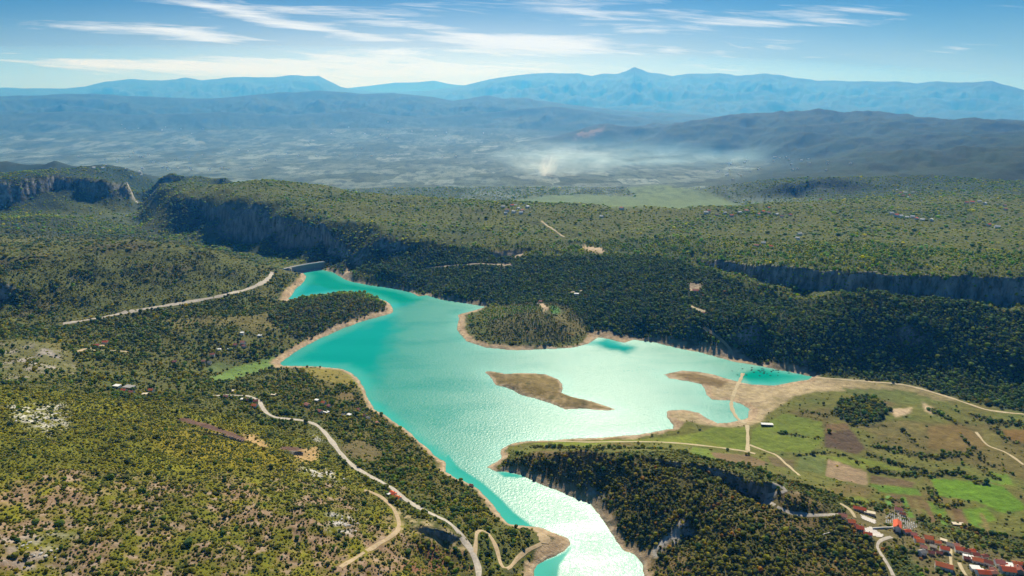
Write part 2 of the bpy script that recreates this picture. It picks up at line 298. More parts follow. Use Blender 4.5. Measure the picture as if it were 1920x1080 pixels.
# rock faces: upper edge (photo pixel, height), drop, half width of the step, how far below it the ground has recovered, ruggedness
CLIFFS = [
 ([(1290,486,112),(1310,488,122),(1400,496,140),(1500,508,158),(1600,513,168),(1700,518,172),(1800,523,176),(1920,526,180),(2060,530,184)], [(1290,0),(1345,26),(1450,44),(1700,50),(2060,52)], 6, 90, 26),
 ([(280,352,150),(330,366,150),(420,388,140),(520,408,130),(600,423,122),(660,448,110),(760,456,106),(860,460,104)], [(280,0),(335,0),(420,58),(560,60),(640,40),(760,14),(860,0)], 10, 150, 26),
 ([(-300,338,206),(0,338,200),(100,331,200),(160,334,194),(200,339,184),(240,345,160)], [(-300,50),(0,55),(100,60),(200,50),(222,25),(240,0)], 30, 270, 45),
 ([(1195,858,57),(1240,860,62),(1300,870,70),(1360,884,74),(1440,906,76),(1460,912,74)], [(1195,0),(1240,9),(1300,8),(1400,16),(1440,15),(1460,0)], 3, 40, 4),
 ([(740,985,62),(790,992,64),(840,1002,58),(885,1010,46)], [(740,0),(790,5),(830,9),(885,0)], 4, 30, 7),
 ([(345,783,118),(380,792,112),(420,806,100),(460,820,90)], [(345,0),(352,8),(430,9),(450,7),(460,0)], 2.2, 16, 2),
 ([(536,836,84),(550,836,82),(568,838,78)], [(536,0),(540,8),(564,8),(568,0)], 2.2, 16, 1.5),
 ([(915,470,96),(930,470,96),(985,468,96),(1000,468,96)], [(915,0),(930,14),(985,14),(1000,0)], 4, 40, 4),
 ([(1440,354,80),(1480,345,98),(1540,337,112),(1620,344,112),(1660,352,105)], [(1440,0),(1500,30),(1600,30),(1660,0)], 45, 300, 30),
]
def cliffs(X, Y):
    th = np.arctan2(X, Y); r = np.hypot(X, Y); H = np.zeros(X.shape, np.float32)
    for edge, drops, hw, fade, rug in CLIFFS:
        w3 = np.array([P(*e) for e in edge]); az = np.arctan2(w3[:, 0], w3[:, 1]); re_ = np.hypot(w3[:, 0], w3[:, 1])
        dp = np.interp(th, np.interp([d_[0] for d_ in drops], [e[0] for e in edge], az), [d_[1] for d_ in drops], 0, 0)
        s = (dp > .01) & (np.abs(r-np.interp(th, az, re_)) < fade*1.6+60)
        x, y = X[s], Y[s]; ns_ = max(1.0, re_.mean()/1700)
        d = r[s]-np.interp(th[s], az, re_)+fbm(x, y, 70*ns_, 4, off=40)*rug+fbm(x, y, 18*ns_, 3, off=41)*rug*.3
        f = (1-sstep(d, -hw, hw))*sstep(d, -fade, -hw*1.2)
        H[s] -= dp[s]*f*(1+.5*fbm(x, y, 60*ns_, 3, off=42))
    return H
def FARMK(X, Y):
    return sstep(X, 200, 330)*(1-sstep(np.hypot(X, Y), 1450, 1560))
def final_height(X, Y, base, sd):
    r = np.hypot(X, Y)
    land = sstep(sd, 4, 160)
    steep = sstep(base, 20, 110)
    amp = (2.5+11*steep)*land*(1-sstep(r, 5200, 8000))
    flatk = 1-.75*FARMK(X, Y)
    h = base + cliffs(X, Y) + flatk*amp*(.7*fbm(X, Y, 230, 5, .55)+.6*(fbm(X, Y, 150, 4, .5, off=60, ridged=True)-.3)) + land*1.3*fbm(X, Y, 24, 3)*(1-sstep(r, 2500, 4000))
    hil = sstep(base, 30, 130)*sstep(r, 4300, 5600)*sstep(X, 300, 1100)
    h = h + hil*(115*fbm(X, Y, 1400, 5, .54, off=70, ridged=True)+45*fbm(X, Y, 600, 5, .6, off=71)-22)
    gul = sstep(-X, 350, 600)*sstep(r, 1650, 1800)*(1-sstep(r, 2350, 2600))
    h = h + gul*land*16*(fbm(X, Y, 210, 4, .5, off=80, ridged=True)-.25)
    far = sstep(r, 6500, 8600)*sstep(r, 5000, 12000)
    h = h + far*(np.maximum(fbm(X, Y, 1500, 6, .56, off=7), -.15)*150+24)
        # beach: up from the water; bed: down from it
    h = np.where(sd > 0, np.maximum(np.minimum(h, sd*.75+.2), np.minimum(sd*.10, 2.2)), np.minimum(-.12*np.minimum(-sd, 60), -.02))
    h = np.where((sd > 200) & (h < 1.0), 1.0+0*h, h)
    return np.maximum(h, ranges(X, Y))
FX, FY = fan(np.linspace(TH[0], TH[-1], NA*2-1), up(RR[:, None])[:, 0])
FSD = up(HSD); FBASE = up(HZ)
FZ = final_height(FX, FY, FBASE, FSD).astype(np.float32)
FTH = np.linspace(TH[0], TH[-1], NA*2-1); FRR = up(RR[:, None])[:, 0]
def zat(x, y, arr=None):
    arr = FZ if arr is None else arr
    x = np.asarray(x, float); y = np.asarray(y, float)
    a = np.clip((np.arctan2(x, y)-FTH[0])/(FTH[1]-FTH[0]), 0, len(FTH)-1.001); b = np.clip(np.interp(np.hypot(x, y), FRR, np.arange(len(FRR))), 0, len(FRR)-1.001)
    i = a.astype(int); j = b.astype(int); fa = a-i; fb = b-j
    return (arr[j, i]*(1-fa)+arr[j, i+1]*fa)*(1-fb)+(arr[j+1, i]*(1-fa)+arr[j+1, i+1]*fa)*fb
def hit(px, py):
    dx, dy, dz = ray(px, py); h = math.hypot(dx, dy); th = math.atan2(dx, dy)
    a = min(max((th-FTH[0])/(FTH[1]-FTH[0]), 0), len(FTH)-1.001); i = int(a); f = a-i
    prof = np.maximum(FZ[:, i]*(1-f)+FZ[:, i+1]*f, 0); line = CH+FRR*dz/h
    k = np.argmax(prof >= line)
    if prof[k] < line[k]: k = len(FRR)-1
    k = max(k, 1); d0 = line[k-1]-prof[k-1]; d1 = line[k]-prof[k]; t = d0/(d0-d1+1e-9); Rr = FRR[k-1]+t*(FRR[k]-FRR[k-1])
    return (dx/h*Rr, dy/h*Rr, prof[k-1]+t*(prof[k]-prof[k-1]))
# ------------------------------------------------------------------ what grows and lies where (outlines seen in the photograph, in place on the ground)
RH = np.hypot(HX, HY)
def zone(pp, soft=6.0, nz=8.0, ns=40.0):
    w_ = poly_world(pp); m = np.zeros(HX.shape, np.float32); pad = soft+nz*2+5
    s = (HX > w_[:, 0].min()-pad) & (HX < w_[:, 0].max()+pad) & (HY > w_[:, 1].min()-pad) & (HY < w_[:, 1].max()+pad)
    if not s.any(): return m
    x, y = HX[s], HY[s]
    d = seg_dist(x, y, w_); d = np.where(inside(x, y, w_), d, -d)
    if nz: d = d + fbm(x, y, ns, 3, off=5)*nz
    m[s] = sstep(d, -soft, soft); return m
def line_mask(pp, width, soft):
    w_ = poly_world(pp); m = np.zeros(HX.shape, np.float32); pad = width+soft+5
    s = (HX > w_[:, 0].min()-pad) & (HX < w_[:, 0].max()+pad) & (HY > w_[:, 1].min()-pad) & (HY < w_[:, 1].max()+pad)
    if not s.any(): return m
    m[s] = 1-sstep(seg_dist(HX[s], HY[s], w_, False), width, width+soft); return m
HCOL = np.zeros(HX.shape+(3,), np.float32)
def paint(mask, c, strength=1.0):
    k = (mask*strength)[..., None]; HCOL[:] = HCOL*(1-k)+np.asarray(c, np.float32)*k
VT = np.zeros(HX.shape, np.float32); VS = np.zeros(HX.shape, np.float32); VP = np.zeros(HX.shape, np.float32)   # how thickly trees, shrubs and pines stand
n40, n120, n400, n12 = fbm(HX, HY, 40, 4), fbm(HX, HY, 120, 4, off=1), fbm(HX, HY, 400, 4, off=2), fbm(HX, HY, 13, 3, off=3)
# plateau and everything beyond
paint(np.ones(HX.shape), (.078, .095, .022)); paint(sstep(n120, -.1, .5), (.105, .118, .022)); paint(sstep(n400, 0, .5), (.048, .072, .022))
paint(sstep(n40, .25, .6)*sstep(RH, 1800, 2500), (.16, .125, .075), .5)
VS[:] = .42+.5*sstep(n120, -.5, .4); VT[:] = .12+.55*sstep(n400, -.2, .4)*sstep(n40, -.3, .3)
mid = sstep(RH, 3700, 4300)
flat = sstep(RH, 3500, 4000)*(1-sstep(HZ, 25, 60))
paint(mid, (.018, .046, .028)); paint(mid*sstep(fbm(HX, HY, 700, 5, off=8), 0, .4), (.009, .028, .020)); paint(mid*sstep(fbm(HX, HY, 420, 5, off=18), .15, .45), (.04, .06, .035), .6)
paint(flat*(1-sstep(RH, 9000, 12000)), (.075, .11, .08)); paint(flat*sstep(fbm(HX/4, HY, 160, 4, off=6), .05, .4), (.08, .10, .05))
far = sstep(RH, 7600, 9500); paint(far, (.030, .052, .036)); paint(far*sstep(fbm(HX, HY, 500, 5, off=9), .0, .5), (.03, .055, .035))
paint(sstep(RH, 14000, 17000), (.035, .055, .05))
# west of the lake: mixed scrub and wood
LEFT = zone([(-500,420),(0,432),(150,440),(260,440),(420,470),(530,505),(570,510),(575,525),(545,562),(735,575),(735,590),(640,625),(530,690),(640,690),(690,740),(760,800),(840,880),(950,970),(1070,1010),(1000,1080),(1000,1300),(-600,1300)], 4, 0)
paint(LEFT, (.10, .105, .028)); paint(LEFT*sstep(n120, -.1, .5), (.075, .10, .026)); paint(LEFT*sstep(n40, .15, .6), (.16, .135, .05), .7)
VS = np.where(LEFT > .5, .40+.4*sstep(n40, -.4, .4), VS); VT = np.where(LEFT > .5, .52*sstep(n120+.4*n40, -.55, .25), VT)
LOWV = zone([(-300,402),(0,402),(200,412),(240,420),(330,436),(430,466),(520,500),(420,474),(330,458),(180,448),(0,440),(-300,440)], 15, 20); paint(LOWV, (.045, .06, .028)); VT = np.maximum(VT, LOWV*sstep(n120, -.4, .2)*.9)
HILL = zone([(-200,470),(0,475),(180,455),(330,462),(450,492),(520,512),(480,535),(400,555),(300,572),(180,592),(0,600),(-200,600)], 15, 20)
paint(HILL, (.09, .105, .026)); paint(HILL*sstep(n120, .0, .5), (.10, .085, .042)); paint(HILL*sstep(n40, .25, .6), (.17, .15, .10), .6); VT *= 1-.72*HILL; VT = np.maximum(VT, HILL*sstep(n120+.5*n40, -.05, .45)*.75); VS = np.where(HILL > .5, .85, VS)
VALL = zone([(-100,585),(130,612),(330,575),(470,545),(540,575),(440,600),(330,620),(250,690),(180,640),(0,632),(-100,630)], 20, 25)
VT = np.maximum(VT, VALL*.7)
for pp in ([(300,600),(380,592),(450,600),(420,612),(330,612)], [(420,595),(540,585),(590,600),(520,612)], [(60,640),(110,645),(150,680),(100,690),(40,665)], [(430,600),(520,600),(560,612),(470,625)]):
    z_ = zone(pp, 10, 12); paint(z_, (.15, .135, .045)); VT *= 1-.75*z_; VS *= 1-.4*z_
KNOLL = zone([(0,640),(60,640),(130,662),(150,700),(80,715),(0,715)], 10, 15); VT *= 1-.8*KNOLL; paint(KNOLL, (.13, .13, .045)); paint(KNOLL*sstep(n40, .05, .35), (.30, .27, .24))
# the near hillside: yellow-green scrub above, stony soil showing through below
NEAR = zone([(-500,700),(0,722),(110,733),(210,746),(300,752),(410,770),(470,790),(540,806),(600,835),(660,880),(720,940),(760,985),(830,1040),(860,1300),(-600,1300)], 6, 8)
SOIL = zone([(-500,930),(0,905),(150,880),(330,905),(450,890),(560,870),(640,900),(720,960),(800,1020),(830,1300),(-600,1300)], 40, 45, 110)
paint(NEAR, (.135, .140, .015)); paint(NEAR*sstep(n120, -.2, .5), (.19, .185, .014)); paint(NEAR*sstep(n40, .1, .5), (.075, .085, .018), .8)
soil = NEAR*np.clip(SOIL*sstep(n40+.6*n12+.4*n120, -.30, .42)+.55*sstep(n40+.5*n12, .35, .8), 0, 1)
paint(soil, (.25, .165, .10)); paint(soil*sstep(n12, .1, .5), (.33, .25, .18))
YEL = zone([(250,790),(420,800),(560,860),(540,890),(420,880),(300,850)], 30, 30); paint(YEL*(1-soil), (.23, .185, .016), .8)
VT = np.where(NEAR > .5, .04, VT); VS = np.where(NEAR > .5, .72+.3*sstep(n40-.3*n12, -.4, .35)-.48*soil, VS)
GASH = np.clip(line_mask([(345,786),(380,796),(420,810),(457,824)], 7, 4)+line_mask([(536,841),(566,843)], 7, 4), 0, 1); paint(GASH, (.13, .075, .055)); VS *= 1-GASH; VT *= 1-GASH
for pp_ in ([(455,812),(480,815),(505,838),(490,838),(465,828)], [(560,845),(592,838),(600,850),(585,866),(548,856)], [(548,852),(575,868),(560,866)]):
    z_ = zone(pp_, 5, 6, 14); paint(z_, (.40, .27, .12)); VS *= 1-.8*z_
STONY = zone([(20,760),(120,755),(130,800),(90,815),(30,790)], 10, 14)+zone([(1,1000),(90,990),(150,1060),(20,1100)], 30, 30)*.4+zone([(610,960),(665,965),(660,1000),(620,1000)], 6, 9)+zone([(560,875),(620,880),(640,905),(600,900)], 4, 6)+zone([(590,815),(606,822),(600,830),(590,826)], 3, 3)
paint(np.clip(STONY, 0, 1)*sstep(n12, -.15, .35), (.52, .50, .47)); VS *= 1-.45*np.clip(STONY, 0, 1)
# bank between road and lake
BANK = zone([(590,690),(640,695),(690,745),(760,808),(835,885),(945,972),(880,1000),(800,930),(700,880),(640,830),(610,790),(540,750),(480,720)], 6, 10)
paint(BANK, (.12, .105, .03)); VT = np.where(BANK > .5, .25+.5*sstep(n40, -.3, .3), VT); VS = np.where(BANK > .5, .7, VS)
for pp, c in (([(636,838),(668,825),(706,835),(720,860),(690,868),(655,855)], (.14, .115, .05)), ([(560,690),(640,692),(665,715),(655,725),(600,712)], (.20, .17, .04)), ([(640,692),(660,700),(690,742),(710,770),(690,762),(665,720)], (.21, .2, .05)), ([(640,735),(668,738),(660,752),(632,748)], (.16, .12, .05))):
    z_ = zone(pp, 4, 5); paint(z_, c); VT *= 1-z_; VS *= 1-.8*z_
CUT = zone([(735,950),(800,975),(840,990),(880,1030),(890,1045),(860,1030),(800,1010),(745,990)], 5, 6); paint(CUT*sstep(n12, -.3, .3), (.40, .32, .17)); VS *= 1-.7*CUT; VT *= 1-CUT
RUST = zone([(790,1015),(870,1040),(890,1065),(800,1080),(740,1075),(770,1040)], 10, 10); paint(RUST*sstep(n40, -.3, .3), (.22, .10, .06))
# wood along the north shore
NSH = zone([(575,495),(640,490),(700,470),(800,462),(900,466),(1000,480),(1090,478),(1200,480),(1300,495),(1400,540),(1500,566),(1600,552),(1760,560),(1880,585),(2100,600),(2100,790),(1920,770),(1800,745),(1700,716),(1530,698),(1430,680),(1380,664),(1290,645),(1180,630),(1110,625),(1060,590),(960,575),(915,570),(830,553),(740,533),(640,508)], 8, 8)
paint(NSH, (.05, .065, .024)); VT = np.where(NSH > .5, .72+.3*sstep(n40+.7*n120, -.5, .1), VT); VS = np.where(NSH > .5, .5, VS)
for pp in ([(1560,552),(1660,555),(1760,562),(1720,585),(1600,580)], [(1440,610),(1500,612),(1490,622),(1440,618)], [(1300,560),(1345,575),(1330,590),(1300,580)]):
    z_ = zone(pp, 10, 10); paint(z_, (.12, .11, .02))
VCL = zone([(300,366),(420,390),(520,410),(600,425),(660,450),(760,457),(760,500),(640,500),(520,476),(420,446),(330,440)], 10, 10)
paint(VCL, (.05, .06, .035)); VT = np.where(VCL > .5, .75, VT)
PEN = zone([(905,583),(960,570),(1030,566),(1080,585),(1100,610),(1108,628),(1060,638),(1000,640),(940,638),(915,620)], 5, 6)
paint(PEN, (.12, .115, .04)); VP = PEN*(.5+.5*sstep(n40, -.3, .2)); VT *= 1-PEN; VS = np.where(PEN > .5, .7, VS)
pw = zone([(1040,585),(1085,600),(1100,622),(1075,630),(1040,610)], 8, 6); VP *= 1-.75*pw; paint(pw, (.17, .15, .05))
WPEN = zone([(545,563),(640,548),(660,546),(700,556),(733,575),(733,586),(680,598),(620,620),(560,640),(500,600)], 5, 6)
VT = np.where(WPEN > .5, .85, VT); paint(WPEN, (.06, .06, .028))
# farmland
FARM = zone([(935,838),(1000,826),(1190,818),(1250,806),(1290,790),(1400,800),(1430,770),(1410,730),(1530,708),(1700,722),(1800,748),(1920,776),(2100,800),(2100,1020),(1920,1010),(1800,985),(1720,965),(1650,940),(1560,925),(1480,900),(1380,865),(1290,850),(1150,848),(1000,850)], 5, 5)
paint(FARM, (.125, .130, .030)); paint(FARM*sstep(n40, 0, .5), (.10, .125, .026)); paint(FARM*sstep(n120, .1, .5), (.15, .105, .045), .7)
VT = np.where(FARM > .5, .015, VT); VS = np.where(FARM > .5, .05+.12*sstep(n40, .15, .5), VS)
SANDY = zone([(1405,724),(1450,724),(1525,708),(1620,714),(1720,726),(1800,750),(1740,748),(1640,733),(1540,733),(1490,742),(1470,758),(1440,775),(1425,792),(1395,800),(1345,800),(1290,790),(1262,800),(1200,820),(1160,826),(1262,790),(1255,770),(1310,772),(1340,795),(1400,785),(1408,766),(1370,752),(1330,748),(1322,722),(1245,704),(1300,692),(1375,716)], 5, 7)
paint(SANDY, (.40, .32, .195)); paint(SANDY*sstep(fbm(HX*.4, HY*1.6, 30, 4, off=12), -.1, .5), (.27, .22, .11), .7); paint(SANDY*sstep(HSD+25*n40, 45, 130), (.19, .165, .07), .8); paint(SANDY*sstep(n12+.6*n40, .3, .7), (.17, .15, .06), .6); VT *= 1-SANDY; VS *= 1-SANDY
FIELDS = [([(1000,832),(1200,824),(1285,815),(1400,800),(1404,846),(1330,838),(1200,829),(1040,838)], (.15, .165, .035)), ([(1410,806),(1470,775),(1540,790),(1545,820),(1520,848),(1440,846),(1408,838)], (.125, .15, .035)), ([(1340,800),(1398,803),(1400,845),(1290,822)], (.125, .15, .032)),
 ([(1548,812),(1595,805),(1622,840),(1608,852),(1545,838)], (.085, .06, .04)), ([(1550,795),(1590,793),(1593,806),(1546,810)], (.15, .10, .05)), ([(1498,852),(1550,858),(1546,888),(1494,880)], (.11, .125, .055)), ([(1552,860),(1625,885),(1628,910),(1548,893)], (.26, .195, .13)),
 ([(1632,890),(1716,904),(1710,914),(1632,906)], (.12, .09, .05)), ([(1630,908),(1720,916),(1730,930),(1650,922)], (.10, .16, .03)), ([(1745,897),(1800,900),(1880,912),(1930,955),(1880,962),(1830,940),(1760,930)], (.10, .175, .022)), ([(1500,850),(1630,862),(1700,880),(1640,884),(1560,862)], (.14, .155, .035)),
 ([(1330,848),(1400,852),(1440,868),(1425,876),(1345,862)], (.17, .125, .07)), ([(1440,856),(1490,862),(1488,880),(1452,874)], (.12, .1, .05)), ([(1660,930),(1672,928),(1674,950),(1662,948)], (.12, .22, .08)), ([(1675,928),(1730,930),(1735,955),(1680,950)], (.13, .10, .04)), ([(1738,938),(1770,945),(1780,965),(1745,960)], (.11, .16, .03)), ([(1770,948),(1800,955),(1812,985),(1785,980)], (.13, .09, .04)), ([(1806,955),(1850,950),(1868,975),(1820,985)], (.11, .17, .025)),
 ([(1560,785),(1640,795),(1700,788),(1740,800),(1720,830),(1640,815)], (.14, .125, .045)), ([(1740,800),(1800,795),(1860,830),(1820,850),(1740,840)], (.15, .11, .04)), ([(1880,805),(1940,805),(1940,830),(1890,825)], (.16, .10, .03)), ([(1580,728),(1700,732),(1770,755),(1700,758),(1600,740)], (.11, .12, .05)), ([(1840,800),(1880,815),(1870,845),(1845,830)], (.15, .14, .045)),
 ([(1850,885),(1890,890),(1900,910),(1860,905)], (.11, .17, .03)), ([(1300,838),(1330,842),(1345,862),(1290,852)], (.13, .16, .04)), ([(1580,935),(1610,930),(1640,945),(1600,950)], (.15, .16, .035))]
for pp in ([(1640,800),(1700,790),(1860,796),(1940,830),(1940,905),(1850,878),(1720,858),(1640,830)], [(1480,770),(1560,765),(1560,800),(1500,800)]):
    z_ = zone(pp, 12, 10); paint(z_, (.125, .098, .034), .75)
for pp, c in FIELDS:
    c = np.array(c)*((1, 1.12, .7) if c[1] > c[0] else (1, 1, .9)); z_ = zone(pp, 1.5, 1.5); paint(z_, c); paint(z_*sstep(fbm(HX*2+HY*.6, HY*.25, 22, 3, off=14), .0, .5), np.array(c)*np.array((1.25, 1.05, 1.2)), .6); VT *= 1-z_; VS *= 1-.93*z_
for pp in ([(1670,768),(1712,763),(1705,775),(1680,782)], [(1480,925),(1500,922),(1502,930),(1484,930)], [(1730,755),(1750,765),(1748,778),(1736,772)], [(1085,458),(1130,464),(1134,474),(1105,472)], [(922,472),(985,470),(980,478),(925,482)], [(930,494),(960,494),(958,500),(932,500)], [(1008,568),(1020,570),(1030,578),(1020,584)], [(1290,530),(1316,534),(1312,548),(1290,545)], [(640,512),(655,508),(662,524),(648,526)], [(1680,475),(1300,465)][:0]):
    if not pp: continue
    z_ = zone(pp, 4, 5); paint(z_, (.48, .37, .24)); VT *= 1-z_; VS *= 1-z_; VP *= 1-z_
for pp, c in (([(1028,572),(1048,576),(1052,588),(1036,588)], (.09, .2, .05)), ([(396,706),(432,690),(462,682),(520,668),(545,664),(530,680),(495,694),(465,702),(440,712),(402,714)], (.13, .21, .05)), ([(380,690),(410,678),(440,685),(400,700)], (.11, .15, .05)), ([(1705,1045),(1760,1050),(1765,1075),(1710,1060)], (.11, .135, .04)), ([(1812,1028),(1850,1036),(1856,1062),(1826,1046)], (.09, .19, .05)), ([(1570,1008),(1600,1004),(1612,1024),(1570,1024)], (.13, .14, .04)), ([(1660,1000),(1675,996),(1672,1012),(1660,1008)], (.13, .15, .05))):
    z_ = zone(pp, 3, 4); paint(z_, c); VT *= 1-z_; VS *= 1-.9*z_
VILL = zone([(1570,960),(1640,945),(1710,955),(1730,995),(1800,1015),(1930,1050),(1940,1090),(1740,1090),(1700,1030),(1600,1012),(1565,980)], 8, 5); VT = np.where(VILL > .5, .07, VT); VS = np.where(VILL > .5, .3, VS); paint(VILL, (.14, .12, .05))
for i_ in range(9):
    xa, ya = 1668+i_*21, 926+i_*4.5; z_ = zone([(xa,ya),(xa+8,ya+1),(xa+26,ya+40),(xa+15,ya+40)], 1.2, 1.0, 20); paint(z_, ((.15, .10, .05), (.10, .19, .025), (.17, .14, .05))[i_ % 3]); VS *= 1-.8*z_; VT *= 1-.7*z_
VS *= np.where((NEAR+BANK > .5) | (RH > 1500), sstep(n40*.7+n12*.8+.3*n120, -.75, -.05)*.75+.4, 1)
VT *= np.where(NSH+WPEN > .5, 1, .45+.65*sstep(n40+.5*n12, -.5, .15))
# wooded hill before the farmland
RHILL = zone([(965,862),(1000,850),(1100,852),(1200,852),(1300,868),(1380,885),(1440,905),(1480,930),(1560,962),(1600,985),(1650,1020),(1690,1100),(1700,1300),(1225,1300),(1212,1060),(1190,1030),(1150,995),(1110,940),(1070,920),(1000,885)], 5, 6)
paint(RHILL, (.115, .105, .034)); paint(RHILL*sstep(n40, 0, .5), (.14, .095, .045)); VT = np.where(RHILL > .5, .60+.4*sstep(n40+.6*n120, -.4, .3), VT); VS = np.where(RHILL > .5, .75, VS)
for pp in ([(1440,935),(1500,925),(1560,950),(1540,962),(1470,955)], [(1400,950),(1470,965),(1560,980),(1500,1000),(1420,985)], [(1210,1050),(1290,1040),(1300,1075),(1230,1090)], [(985,868),(1060,870),(1120,900),(1100,920),(1020,892)], [(1480,1060),(1580,1060),(1580,1080),(1480,1080)], [(1000,846),(1120,848),(1110,858),(1000,860)]):
    z_ = zone(pp, 10, 12); VT *= 1-.72*z_; paint(z_, (.16, .115, .05))
GULLY = np.clip(zone([(1212,1038),(1240,1012),(1284,972),(1294,982),(1264,1022),(1232,1044)], 3, 5, 15)+zone([(1100,905),(1140,930),(1135,950),(1095,920)], 4, 6, 15)*.7, 0, 1); paint(GULLY*sstep(n12, -.5, .2), (.44, .42, .39)); VT *= 1-.9*GULLY; VS *= 1-.8*GULLY
GROVE = zone([(1556,772),(1585,748),(1612,740),(1645,745),(1668,768),(1652,790),(1620,796),(1585,792)], 5, 5); VT = np.where(GROVE > .5, 1.0, VT); paint(GROVE, (.035, .05, .022))
for pp, wd in (([(1640,836),(1700,850),(1760,856),(1810,850)], 7), ([(1628,852),(1690,872),(1730,884)], 5), ([(1635,880),(1690,890),(1740,890),(1800,886),(1835,905)], 8), ([(1450,812),(1490,815),(1540,822)], 3), ([(1838,878),(1870,900)], 5), ([(1860,800),(1890,825),(1930,840)], 5), ([(1500,770),(1540,775),(1560,778)], 4), ([(1690,805),(1720,838)], 3), ([(1800,815),(1850,870),(1900,890)], 3), ([(1590,798),(1660,800)], 3), ([(1745,915),(1762,950),(1800,945)], 5), ([(1490,855),(1560,848),(1620,870)], 2), ([(1830,780),(1880,795),(1920,795)], 12), ([(1750,770),(1800,795)], 8), ([(1690,938),(1650,935)], 3),
               ([(1000,838),(1120,842),(1250,842),(1330,862),(1420,882),(1480,905),(1560,925)], 6), ([(1560,930),(1620,945),(1700,955)], 5), ([(1730,985),(1800,1005),(1900,1030)], 7), ([(1760,970),(1850,1000),(1920,1010)], 5)):
    z_ = line_mask(pp, wd*.7, wd*.7); VT = np.maximum(VT, z_*(.62 if wd > 4 else .45)); VS = np.maximum(VS, z_*.6); paint(z_, (.07, .065, .025), .8)
# drawdown belt of bare sand along the water, and the bare island
bw = 10+9*n40+6*n12+6*sstep(HX, 150, 500)+10*zone([(860,585),(905,570),(915,630),(1000,650),(860,650)], 12, 0)+22*zone([(1100,610),(1260,640),(1400,655),(1400,690),(1100,650)], 20, 0)+12*zone([(480,690),(560,640),(740,570),(740,600),(560,690)], 10, 0)+10*zone([(545,500),(590,505),(580,545),(520,575),(500,565)], 6, 0)+12*zone([(1000,980),(1080,1000),(1060,1060),(1000,1040)], 10, 0)
BELT = (1-sstep(HSD, bw*.7, bw*1.15))*(RH < 2900)
ISL = np.where(near[:, None], inside(HX, HY, ISLE) | False, False).astype(np.float32)
paint(BELT, (.40, .30, .19)); paint(BELT*sstep(fbm(HX, HY, 26, 3, off=21)+.5*np.sin(HSD*1.1), .0, .6), (.27, .185, .11), .75); paint(BELT*sstep(HSD, 0, 2.2)*(1-sstep(HSD, 2.2, 5)), (.55, .45, .33), .6)
paint(ISL*sstep(HSD, 2, 9), (.19, .145, .055)); paint(ISL*sstep(HSD, 3, 10)*sstep(fbm(HX*1.6, HY*.7, 34, 4, off=23), .0, .4), (.29, .22, .11)); paint(ISL*sstep(fbm(HX, HY, 22, 3, off=24), .15, .5)*sstep(HSD, 6, 12), (.10, .09, .035))
vegk = sstep(HSD, bw*.8, bw*1.5+3)*(1-ISL); VT *= vegk; VS *= vegk; VP *= vegk
PEN2 = zone([(1255,700),(1300,699),(1365,716),(1350,728),(1320,720)], 4, 3); paint(PEN2, (.20, .145, .065))
paint((HSD < 0).astype(np.float32), (.2, .2, .13))
MEAD = zone([(960,376),(1020,366),(1100,364),(1190,368),(1170,352),(1240,345),(1320,357),(1345,366),(1390,382),(1290,390),(1150,390)], 40, 0); paint(MEAD, (.13, .19, .085)); VS *= 1-MEAD; VT *= 1-MEAD
# dark woods on the far hills
for pp in ([(1015,262),(1060,245),(1075,250),(1070,262)], [(1080,235),(1150,232),(1195,240),(1190,250),(1150,246),(1100,244)], [(1120,275),(1140,250),(1190,245),(1180,262),(1130,285)], [(1180,285),(1210,262),(1260,252),(1320,262),(1310,285),(1240,300)], [(1340,290),(1360,272),(1400,270),(1395,282)], [(1455,365),(1475,348),(1540,338),(1620,345),(1610,360),(1540,362),(1490,368)], [(1065,275),(1085,268),(1110,285),(1100,290)]):
    z_ = zone(pp, 60, 60, 300); paint(z_, (.025, .042, .035))
PINK = zone([(1075,262),(1080,250),(1135,238),(1125,255)], 40, 30, 200); paint(PINK, (.2, .15, .12))
# ------------------------------------------------------------------ terrain objects
FC = up(HCOL.reshape(NR, -1).reshape(NR, NA, 3)[..., 0]), up(HCOL[..., 1]), up(HCOL[..., 2])
FCOL = np.stack(FC, -1).astype(np.float32)
slope_r = np.abs(np.gradient(FZ, axis=0)/np.gradient(FRR)[:, None]); slope_t = np.abs(np.gradient(FZ, axis=1)/(FRR[:, None]*(FTH[1]-FTH[0])))
FSL = np.hypot(slope_r, slope_t)
FR2 = np.hypot(FX, FY)
rock = sstep(FSL, .85, 1.35)*(FR2 < 9000)*(FSD > 5)
crest = up(line_mask([(1210,862),(1290,868),(1350,884),(1440,912)], 6, 10))*0
plain = up(flat*(1-sstep(RH, 9000, 12000))*(1-MEAD))
farm = np.clip(1-sstep(FR2, 5000, 9000), 0, 1)
FTEX = np.stack([plain, rock, farm, np.ones_like(rock)], -1).astype(np.float32)
tm, T, tb = mat('ground')
att = T.add('ShaderNodeAttribute', attribute_name='col'); tx = T.add('ShaderNodeAttribute', attribute_name='tex'); sx = T.add('ShaderNodeSeparateColor'); T.l.new(tx.outputs['Color'], sx.inputs[0])
geo = T.add('ShaderNodeNewGeometry'); pos = geo.outputs['Position']
sc_ = T.add('ShaderNodeVectorMath', operation='MULTIPLY'); T.l.new(pos, sc_.inputs[0]); sc_.inputs[1].default_value = (1, 1, .35); spv = sc_.outputs[0]
f1 = T.noise(pos, .09, 8, .68); f2 = T.noise(pos, .012, 6, .6)
v = T.m('MULTIPLY_ADD', T.m('SUBTRACT', f1, .5), 1.5, 1.0); v = T.m('MULTIPLY', v, T.m('MULTIPLY_ADD', T.m('SUBTRACT', f2, .5), .8, 1.0))
c0 = T.mix(1.0, att.outputs['Color'], T.add('ShaderNodeCombineColor', {0: v, 1: v, 2: v}).outputs[0], 'MULTIPLY')
